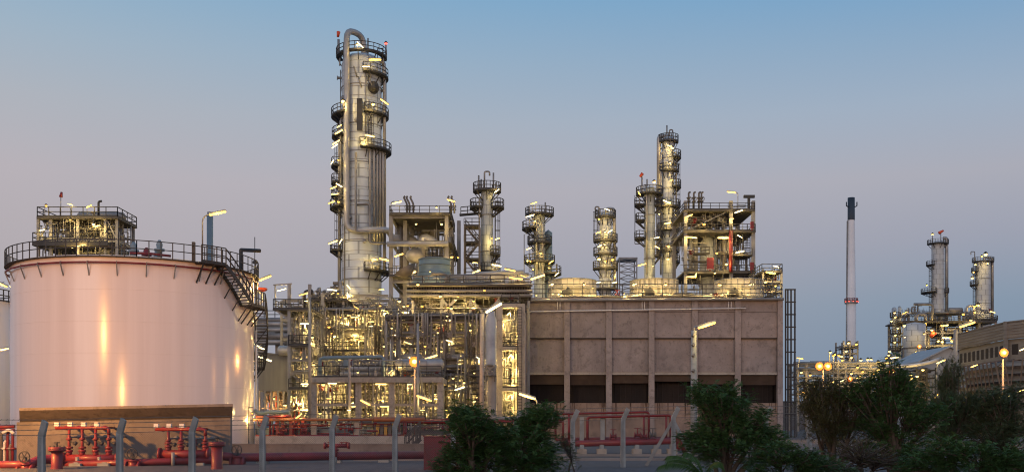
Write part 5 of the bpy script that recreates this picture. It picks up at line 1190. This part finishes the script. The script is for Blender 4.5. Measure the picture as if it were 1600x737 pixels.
# pipe racks crossing at the right
D=230; t=thing('pipe_rack',(X(1320,D),D,0),'long far pipe rack of grey lines between the caged ladder and the squat vessel','pipe rack')
frame(t,[1246,1260,1309,1321,1360,1400,1440],[568,580,600,615],D,D+7,566,M['conc4'],.5,.35)
for y,r_ in ((567,.35),(571,.25),(576,.4),(583,.25),(590,.3),(598,.35),(604,.25),(612,.3)):
    b=MB(); b.tube(W(1240,y,D),W(1450,y,D),r_,8); b.build('pipe',rndpipe(),t)
pipes(t,1244,1450,566,640,D,D+7,30,16,132,1.2,None,80,8,1)
tangle(t,1242,1450,566,655,D-.5,D+7,420,331); catwalks(t,1244,1445,[575,590,600,615,630],D,D+6,8,332)
for px,py in ((1252,581),(1266,585),(1304,553),(1297,550),(1302,555),(1311,555),(1315,556),(1316,562),(1345,562),(1356,561),(1361,561),(1340,573),(1330,583),(1348,580),(1366,583),(1372,577),(1372,565),(1386,566),(1389,554),(1390,548),(1385,559),(1256,612),(1262,600)):
    bulb(t,W(px,py,D-1),.62,120)
lamps(t,[(1341,589,9,30,200),(1300,597,9,30,200),(1316,594,8,25,120),(1272,602,5,30,120),(1398,558,14,8,300),(1412,602,9,35,200),(1405,590,10,25,200),(1420,586,9,-25,200)],D-1.2)
for px,y0,y1 in ((1310,600,562),(1302,600,552),(1296,600,549)):
    b=MB(); b.bar(W(px,y0,D-1),W(px,y1,D-1),.22); b.build('lamp_pole',M['steel'],t)
D=270; t=thing('boundary_wall',(X(1360,D),D,0),'low pale boundary wall far behind the long grey pipe rack','wall')
b=MB(); b.box(X(1215,D),X(1640,D),D,D+.5,-.2,Z(628,D)); b.build('wall',M['conc3'],t)
b=MB(); b.box(X(1215,D),X(1640,D),D-.15,D+.65,Z(628,D),Z(626,D)); b.build('coping',M['conc3'],t)
D=330
t,c,r,zt=tower('distillation_column','far plain column with a thin side riser and a red windsock on top',1465.5,D,9.5,382,m=M['clad2'],
 platforms=[(381,-215,35,1.3),(414,-235,-140,1.6),(457,-235,-120,3.2),(457,-40,30,1.4),(500,-200,20,1)],ladders=[(-170,500,420)],risers=[(-8,500,372,.5,False),(-20,500,385,.35,False)],rings=6)
top_pipes(t,[(1457,381,366,0),(1470,381,364,0),(1475,381,372,0)],D)
b=MB(); b.cone(W(1467,364,D),W(1474,360,D),.5,.3,8); b.build('windsock',M['orange'],t)
lamps(t,[(1448,445,6,0,200),(1457,488,6,0,200),(1457,366,5,0,100),(1462,490,6,0,300)],D-4)
D=320
t,c,r,zt=tower('distillation_column','far shorter fatter column crowned by a cluster of lamps',1536,D,11,412,m=M['clad2'],
 platforms=[(409,-200,30,1.0),(445,-235,-150,1.6),(424,-235,-150,1.2),(500,-200,30,2)],ladders=[(-172,500,412)],risers=[(-4,500,402,.4,True),(12,500,410,.3,False)],rings=6)
top_pipes(t,[(1523,412,393,-6),(1545,412,404,0)],D)
lamps(t,[(1540,397,7,0,300),(1534,400,6,0,300),(1524,413,7,15,250),(1521,425,6,0,250),(1519,434,6,0,250),(1528,476,7,0,500),(1523,478,6,0,300),(1551,487,9,-15,300),(1523,487,6,0,250),(1543,411,6,0,250)],D-4.5)
b=MB(); b.path([W(1510,500,D-3),W(1510,478,D-3),W(1522,477,D-3),W(1522,500,D-3)],.4,8,2); b.build('bypass_pipe',M['pipe'],t)
D=300; c=Vector((X(1429,D),D,0)); q=L(1,D); t=thing('reactor_vessel',c,'broad squat far vessel under the long far deck, lit from below','vessel'); dz=lambda y: Z(y,D)
b=MB(); b.lathe([(15*q,0),(15*q,dz(545)),(16.5*q,dz(543)),(16.5*q,dz(506)),(0,dz(503))],c,32); b.build('shell',M['clad2'],t)
b=MB(); b.ringpath(c,16.8*q,dz(543),.25,0,2*PI,32,6); b.ringpath(c,16.8*q,dz(562),.2,0,2*PI,32,6); b.build('stiffening_ring',M['steel'],t)
lamps(t,[(1414,526,6,0,500),(1444,521,6,0,400),(1413,508,7,0,250),(1431,549,5,0,200)],D-6)
for px,y0,y1,r_ in ((1397,482,560,4),(1405,481,555,3)):
    pass
D=310; t=thing('distillation_column',(X(1400,D),D,0),'pair of joined slender far columns dotted with tiny lamps, left of the squat vessel','distillation column'); q=L(1,D); dz=lambda y: Z(y,D)
for px,yt,r_ in ((1397,482,3.6),(1405.5,480,2.6)):
    b=MB(); b.lathe([(r_*q,0),(r_*q,dz(yt)),(r_*.6*q,dz(yt-2)),(0,dz(yt-2.5))],(X(px,D),D,0),14); b.build('shell',M['clad3'],t)
for k in range(5):
    b=MB(); b.sector((X(1399,D),D,0),2*q,8*q,rad(-230),rad(40),dz(495+k*13)-.3,dz(495+k*13),10); o=b.build('platform',M['dark'],t)
    b=MB(); b.rail([(X(1399,D)+math.cos(rad(a))*7.8*q,D+math.sin(rad(a))*7.8*q,dz(495+k*13)) for a in range(-230,41,30)],1.3,.08,2); b.build('railing',M['dark'],o)
for px,py in ((1398,488),(1399,495),(1403,512),(1399,523),(1398,534),(1393,501)): bulb(t,W(px,py,D-2),.7,150)
lamps(t,[(1414,488,9,22,200)],D-1)
b=MB(); b.bar((X(1405,D),D,dz(492)),(X(1416,D),D,dz(490)),.3); b.build('lamp_arm',M['steel'],t)
D=305; t=thing('far_deck',(X(1490,D),D+5,0),'long lamp-lit far deck and pipework linking the squat vessel and the two far columns','process frame')
frame(t,[1412,1445,1472,1500,1530,1556],[503,520,540],D+2,D+14,500,M['steel'],.6,.5)
deck(t,1410,1558,501,D,D+14,'fr',th=.4)
pipes(t,1412,1556,480,500,D+2,D+12,18,14,141,1.8,[490],60,8,2); pipes(t,1446,1556,503,600,D+2,D+12,40,24,142,1.7,[520,540],100,14,4)
b=MB(); b.path([W(1428,475,D),W(1458,475,D),W(1456,500,D)],.4,8,1); b.path([W(1432,500,D),W(1432,491,D),W(1446,490,D),W(1446,500,D)],.5,8,1); b.build('pipe',M['pipe2'],t)
b=MB(); b.cone(W(1454,526,D-1),W(1460,519,D-1),.5,.75,8); b.build('windsock',M['orange'],t)
for px,py in ((1456,515),(1474,508),(1480,507),(1466,532),(1472,533),(1478,527),(1484,527),(1487,532),(1495,531),(1500,534),(1512,517),(1446,505),(1505,490),(1517,500)): bulb(t,W(px,py,D-1),.8,350)
lamps(t,[(1478,527,12,0,500),(1474,508,9,0,400)],D-1)
D=175; t=thing('gabled_shed',(X(1468,D),D+5,0),'white gabled shed with a pale roof just left of the wooden cooling tower','shed'); dz=lambda y: Z(y,D)
b=MB(); xa,xm,xb=X(1438,D),X(1483,D),X(1512,D)
b.add([(xa,D,0),(xb,D,0),(xb,D,dz(556)),(xm,D,dz(543)),(xa,D,dz(566)),(xa,D+14,0),(xb,D+14,0),(xb,D+14,dz(556)),(xm,D+14,dz(543)),(xa,D+14,dz(566))],[(0,1,2,3,4),(9,8,7,6,5),(0,4,9,5),(1,6,7,2)]); b.build('wall',M['shedpaint'],t)
b=MB()
for a,c_,za,zc in ((xa-.5,xm,dz(567.5),dz(543)),(xm,xb+.5,dz(543),dz(555))):
    b.add([(a,D-.5,za+.05),(c_,D-.5,zc+.05),(c_,D+14.5,zc+.05),(a,D+14.5,za+.05),(a,D-.5,za+.3),(c_,D-.5,zc+.3),(c_,D+14.5,zc+.3),(a,D+14.5,za+.3)],[(0,3,2,1),(4,5,6,7),(0,1,5,4),(1,2,6,5),(2,3,7,6),(3,0,4,7)])
b.build('roof',M['shedpaint'],t)
for px in (1455,1490,1500): b=MB(); b.box(X(px,D)-.4,X(px,D)+.4,D-.05,D+.1,dz(566),dz(561)); b.build('vent_window',M['black'],t)
D=170; t=thing('pipe_rack',(X(1430,D),D,0),'low dark cage and white duct in front of the gabled shed','pipe rack'); 
b=MB(); b.path([W(1385,572,D),W(1425,571,D),W(1452,566,D),W(1470,560,D)],.3,10,2); b.build('duct',M['white'],t)
frame(t,[1432,1448,1462],[578,590,604],D,D+4,574,M['dark'],.22,.2); pipes(t,1390,1460,575,640,D+.5,D+5,20,12,151,1,None,50,6,1)
for px,py in ((1442,577),(1433,587),(1423,585),(1424,591),(1407,595)): bulb(t,W(px,py,D-1),.5,200)
lamp(t,W(1463,618,D-1),1.0,50,400)
# wooden cooling tower: near corner at px 1571, left face receding
M['wood']=mat('weathered_boards',(.25,.235,.215),.85,0,.4,.6,.3,rgb2=(.17,.155,.14),stretch=(.4,.4,6))
D=150; k0=Vector((X(1571,D),D,0)); far=Vector((X(1494,171),171,0)); rt=Vector((X(1640,143),143,0)); zt=Z(502,D)
t=thing('cooling_tower',((k0+far)/2+Vector((3,0,0))),'brown boarded cooling tower with slanting louvres and small openings at the right edge','cooling tower')
bk=far+(rt-k0)
def wallquad(a,c_,z0,z1,o0=0,o1=0,th=.25,nm='wall',mt='wood'):
    d_=(c_-a).normalized(); nrm=Vector((d_.y,-d_.x,0)); vs=[]
    for q,z,o in ((a,z0,o0),(c_,z0,o0),(c_,z1,o1),(a,z1,o1)): vs.append(q+nrm*o+Vector((0,0,z)))
    vs+= [v-nrm*th for v in vs[:4]]
    b=MB(); b.add(vs,[(0,1,2,3),(7,6,5,4),(0,4,5,1),(1,5,6,2),(2,6,7,3),(3,7,4,0)]); return b.build(nm,M[mt],t)
z1,z2,z3=zt-2.6,zt-5.6,zt-13
for a,c_ in ((far,k0),(k0,rt)):
    wallquad(a,c_,z1,zt); wallquad(a,c_,z2,z1-.004,-.5,-.5,.2,'recessed_wall'); wallquad(a,c_,0,z3,.0,.0,.2,'basin_wall')
    d_=(c_-a).normalized(); nrm=Vector((d_.y,-d_.x,0)); ln=(c_-a).length
    b=MB()
    for q in range(6): zz=z1+(zt-z1)*(q+.5)/6; b.bar(a+nrm*.04+Vector((0,0,zz)),c_+nrm*.04+Vector((0,0,zz)),.06,.06)
    b.build('board_joint',M['brown_louvre'],t)
    n=max(3,int(ln/1.9))
    for q in range(n):
        p=a.lerp(c_,(q+.5)/n)-nrm*.5; b=MB(); b.box(0,0,0,0,0,0); b=MB(); u=d_*.55
        b.add([p-u+nrm*.03+Vector((0,0,z2+.9)),p+u+nrm*.03+Vector((0,0,z2+.9)),p+u+nrm*.03+Vector((0,0,z1-.9)),p-u+nrm*.03+Vector((0,0,z1-.9)),p-u-nrm*.03+Vector((0,0,z2+.5)),p+u-nrm*.03+Vector((0,0,z2+.5)),p+u-nrm*.03+Vector((0,0,z1-.6)),p-u-nrm*.03+Vector((0,0,z1-.6))],[(0,1,2,3),(7,6,5,4),(0,4,5,1),(1,5,6,2),(2,6,7,3),(3,7,4,0)]); b.build('opening',M['black'],t)
    wallquad(a,c_,z3-.5,z2-.01,-1.6,-1.6,.2,'inner_wall','brown_louvre')
    for q in range(7):
        zz=z2-(z2-z3)*(q+1)/7; wallquad(a,c_,zz,zz+.75,1.6*(1-q/9)-.2,1.6*(1-q/9)-1.2,.12,'louvre')
    for q in range(int(ln/1.6)+1):
        p=a.lerp(c_,q*1.6/ln); b=MB(); b.bar(p+Vector((0,0,z2)),p+nrm*1.9-d_*1.2*0+Vector((0,0,z2-.3)),.12); b.bar(p+nrm*2.0+Vector((0,0,z2-.2)),p+nrm*.1-d_*2.5*(1 if q*1.6>2.5 else 0)+Vector((0,0,z3)),.16); b.build('strut',M['brown_louvre'],t)
b=MB(); b.add([v+Vector((0,0,zt-.3)) for v in (far,k0,rt,bk)]+[v+Vector((0,0,zt-.1)) for v in (far,k0,rt,bk)],[(0,3,2,1),(4,5,6,7),(0,1,5,4),(1,2,6,5),(2,3,7,6),(3,0,4,7)]); b.build('roof',M['brown_louvre'],t)
b=MB(); b.bar(k0+Vector((0,-.1,0)),k0+Vector((0,-.1,zt)),.5); b.build('corner_post',M['wood'],t)
for px,py in ((1522,571),(1598,545),(1594,610),(1575,618),(1565,618)): 
    lamp(t,W(px,py,135),1.0,20,250)

# ------------------------------------------------------------------ trees and bushes
def leafmat(name,c1,c2):
    m=bpy.data.materials.new(name); m.use_nodes=True; t=m.node_tree; b=t.nodes['Principled BSDF']; b.inputs['Roughness'].default_value=.6; b.inputs['Specular IOR Level'].default_value=.15
    g=t.nodes.new('ShaderNodeNewGeometry'); r=t.nodes.new('ShaderNodeValToRGB'); e=r.color_ramp.elements
    e[0].color=(*c2,1); e[1].color=(*c1,1); t.links.new(g.outputs['Random Per Island'],r.inputs[0]); t.links.new(r.outputs[0],b.inputs['Base Color'])
    b.inputs['Subsurface Weight'].default_value=0; return m
M['leafA']=leafmat('dark_green_leaf',(.078,.150,.046),(.024,.066,.022))
M['leafB']=leafmat('brownish_leaf',(.105,.10,.040),(.040,.046,.020))
M['leafC']=leafmat('grey_green_leaf',(.085,.115,.056),(.036,.058,.030))
M['leafD']=leafmat('fresh_green_leaf',(.060,.115,.030),(.026,.058,.018))
M['twig']=mat('bare_twig',(.085,.072,.062),.9,0,.4,4)
def sprig(b,p,d_,ln,rs,w_=.035,np_=7,droop=.35):
    # a feathery leaf: leaflet pairs along a drooping midrib
    d_=d_.normalized(); sd=d_.cross(Vector((0,0,1)))
    sd=sd.normalized() if sd.length>1e-3 else Vector((1,0,0))
    up=sd.cross(d_); pts=[p+d_*ln*t-Vector((0,0,1))*droop*ln*t*t for t in [k/np_ for k in range(np_+1)]]
    vs=[]; fs=[]
    for k in range(1,np_+1):
        ll=ln*.30*(1-.55*abs(k/np_-.45))
        for sg in (-1,1):
            q=pts[k]; tip=q+sd*sg*ll+d_*ll*.45-Vector((0,0,1))*ll*rs.uniform(.05,.5); wv=d_*w_; n0=len(vs)
            mid=(q+tip)/2+up*ll*.06
            vs+= [q,mid-wv,tip,mid+wv]; fs.append((n0,n0+1,n0+2,n0+3))
    # one island per sprig: thread the leaflets on the midrib
    n0=len(vs); r=.004
    for q in pts: vs+= [q+sd*r,q-sd*r]
    for k in range(np_): fs.append((n0+2*k,n0+2*k+1,n0+2*k+3,n0+2*k+2))
    b.add(vs,fs)
def tree(name,label,D,base_px,blobs,mt,n=900,ln=.32,w_=.035,seed=1,cat='tree',group=None,twigs=30,twmat='bark',up=.3,droop=.35,flat=.8,trunk=.07):
    """blobs: (px, py, rx px, ry px, weight); the crown is branches running from the trunk into each blob, ending in sprays of leaves"""
    rs=random.Random(seed); bx=X(base_px,D); g=gz(bx,D); root=thing(name,(bx,D,g),label,cat,group); base=Vector((bx,D,g))
    tb=MB(); cb=MB(); tot=sum(q[4] for q in blobs)
    for px,py,rx,ry,wt in blobs:
        c=W(px,py,D); c.y+=rs.uniform(-.5,.5); Rx,Rz=L(rx,D),L(ry,D); Ry=Rx*flat
        fork=base.lerp(c,.45)+Vector((rs.uniform(-.15,.15),rs.uniform(-.15,.15),.1))
        tb.path([base-Vector((0,0,.15)),base.lerp(fork,.5)+Vector((rs.uniform(-.12,.12),0,0)),fork],trunk,7,.3); tb.path([fork,c],trunk*.55,6,0)
        nb=max(5,int(twigs*wt/tot)); ends=[]
        for k in range(nb):
            a=rs.uniform(0,2*PI); e=rs.uniform(-.55,1); rr=rs.choice((rs.uniform(.55,1.0),rs.uniform(.62,1.12),rs.uniform(.8,1.5)))
            s=math.sqrt(max(0,1-e*e)); q=c+Vector((math.cos(a)*s*Rx*rr,math.sin(a)*s*Ry*rr,e*Rz*rr)); mid=fork.lerp(q,.55)+Vector((rs.uniform(-.1,.1),rs.uniform(-.1,.1),.12))
            if q.z<g+.1: q.z=g+.1
            tb.path([fork.lerp(c,rs.random()),mid,q],trunk*.2,5,.1); ends.append((mid,q))
        for k in range(int(n*.9*wt/tot)):
            m_,q=rs.choice(ends); t=rs.random()**.55; p=m_.lerp(q,t)+Vector((rs.gauss(0,.10),rs.gauss(0,.10),rs.gauss(0,.09)))
            if p.z<g+.05: continue
            a=rs.uniform(0,2*PI); o=(q-m_).normalized(); d_=Vector((math.cos(a),math.sin(a),rs.uniform(-.4,.7)+up*.4))+o*.8
            sprig(cb,p,d_,ln*rs.uniform(.5,1.5),rs,w_,6,droop)
    tb.build('trunk',M[twmat],root); cb.build('crown',M[mt],root); return root
tree('bush','rounded dark green feathery bush beside the red cabinet, left of its leaning neighbour',29,742,[(742,668,34,26,1.1),(722,700,34,32,1.2),(768,700,38,34,1.3),(705,728,32,24,.9),(757,740,45,30,1.2),(738,645,28,12,.45),(716,662,18,12,.4)],'leafA',5510,0.213,0.0119,201,'bush',None,150)
tree('bush','dark green bush leaning up to the right, immediately right of the rounded one',29.5,815,[(852,650,24,17,.7),(836,674,30,24,1),(812,704,38,30,1.2),(846,715,34,32,1.1),(800,738,42,24,1),(856,748,30,26,.8),(824,655,18,16,.4)],'leafA',4940,0.213,0.0119,202,'bush',None,140)
tree('tree','dark green tree with plumed top branches in front of the pale concrete lamp post',30,1135,[(1112,624,32,22,.9),(1143,628,30,18,.6),(1086,612,16,10,.25),(1125,660,48,30,1.4),(1168,668,32,24,.9),(1190,650,14,10,.2),(1130,705,50,38,1.5),(1185,700,38,28,1),(1212,678,16,10,.3),(1100,690,26,30,.7)],'leafA',6840,0.222,0.0111,203,'tree',None,190)
tree('bush','low fresh green bush at the bottom edge right of the plumed tree',26,1240,[(1215,715,36,20,1),(1255,722,36,18,1),(1290,736,36,16,.9),(1180,738,30,18,.7)],'leafD',3230,0.164,0.0087,204,'bush',None,90)
tree('tree','brownish thin-leaved tree under the twin orange floodlights',34,1300,[(1285,604,28,22,.9),(1262,625,16,20,.5),(1315,610,28,20,.8),(1300,640,44,30,1.3),(1340,650,36,32,1.1),(1325,690,44,34,1.1),(1268,598,14,12,.3),(1340,615,22,16,.5),(1280,668,26,26,.6)],'leafB',6080,0.196,0.0071,205,'tree',None,170,'bark',.0,.9)
tree('tree','tall dark tree with one bare-looking leafy arm reaching left, right of the brownish one',33,1400,[(1384,572,14,10,.25),(1370,585,18,12,.35),(1352,596,16,12,.3),(1395,600,24,24,.7),(1375,625,36,26,1.1),(1415,640,40,30,1.1),(1390,668,48,30,1.3),(1430,690,44,34,1.1),(1378,705,40,30,1),(1440,612,26,18,.6),(1405,585,16,14,.35),(1345,612,22,14,.4),(1455,650,30,30,.8)],'leafA',7410,0.205,0.0103,206,'tree',None,200)
tree('tree','pale grey-green casuarina-like tree in front of the gabled white shed',36,1490,[(1488,580,11,18,.3),(1484,606,20,22,.7),(1500,630,28,24,.9),(1470,640,24,22,.7),(1490,668,40,28,1.1),(1520,655,26,26,.8)],'leafC',5510,0.213,0.0063,207,'tree',None,160,'bark',.7,-.1)
tree('tree','grey-green tree at the right picture edge below the brightest floodlight',35,1570,[(1548,628,26,22,.8),(1580,622,26,22,.8),(1600,650,30,30,.9),(1560,660,40,30,1.2),(1535,690,40,32,1.1),(1590,700,44,36,1.2)],'leafC',6080,0.205,0.0087,208,'tree',None,170)
tree('bush','dark bush filling the bottom right corner',30,1530,[(1470,712,44,28,1.1),(1520,725,44,28,1.1),(1570,730,44,30,1.1),(1440,735,40,22,.9),(1610,740,36,30,.8)],'leafA',6080,0.205,0.0111,209,'bush',None,170)
tree('bush','dry twiggy almost leafless bush at the bottom edge, left of the dark corner bush',31,1350,[(1335,712,40,26,1),(1375,722,40,24,1),(1310,735,30,18,.7)],'leafB',798,0.147,0.0055,210,'bush',None,230,'twig')
tree('bush','thin dry twigs fringing the right flank of the leaning bush',33,893,[(890,712,14,22,1),(880,690,10,12,.5)],'leafC',304,0.164,0.0063,211,'bush',None,40,'twig',.3,.3,.8,.03)
# palm-like fronds in the foreground
D=22; gx=X(1085,D); t=thing('palm_seedling',(gx,D,gz(gx,D)),'arching palm fronds low in front of the braced fence post','palm')
base=W(1100,745,D)
for k,(px,py) in enumerate(((1040,718),(1046,712),(1066,706),(1085,716),(1120,722),(1036,728))):
    tip=W(px,py,D); tip.y+=random.uniform(-.6,.3); mid=base.lerp(tip,.5)+Vector((0,0,.28)); b=MB(); pts=[base*(1-s)**2+mid*2*s*(1-s)+tip*s*s for s in [i/16 for i in range(17)]]
    b.path(pts,.012,5,0)
    for i in range(2,17):
        d_=(pts[i]-pts[i-1]).normalized(); sd=Vector((0,-1,0)); l_=.30*(1-.6*abs(i/16-.4))
        for sg in (-1,1):
            tp_=pts[i]+d_*l_*.8+sd*sg*l_*.5+Vector((0,0,-.16-.05*sg)); b.add([pts[i],pts[i]+d_*.05+Vector((0,0,.01)),tp_],[(0,1,2)])
    b.build('frond',M['leafD'],t)
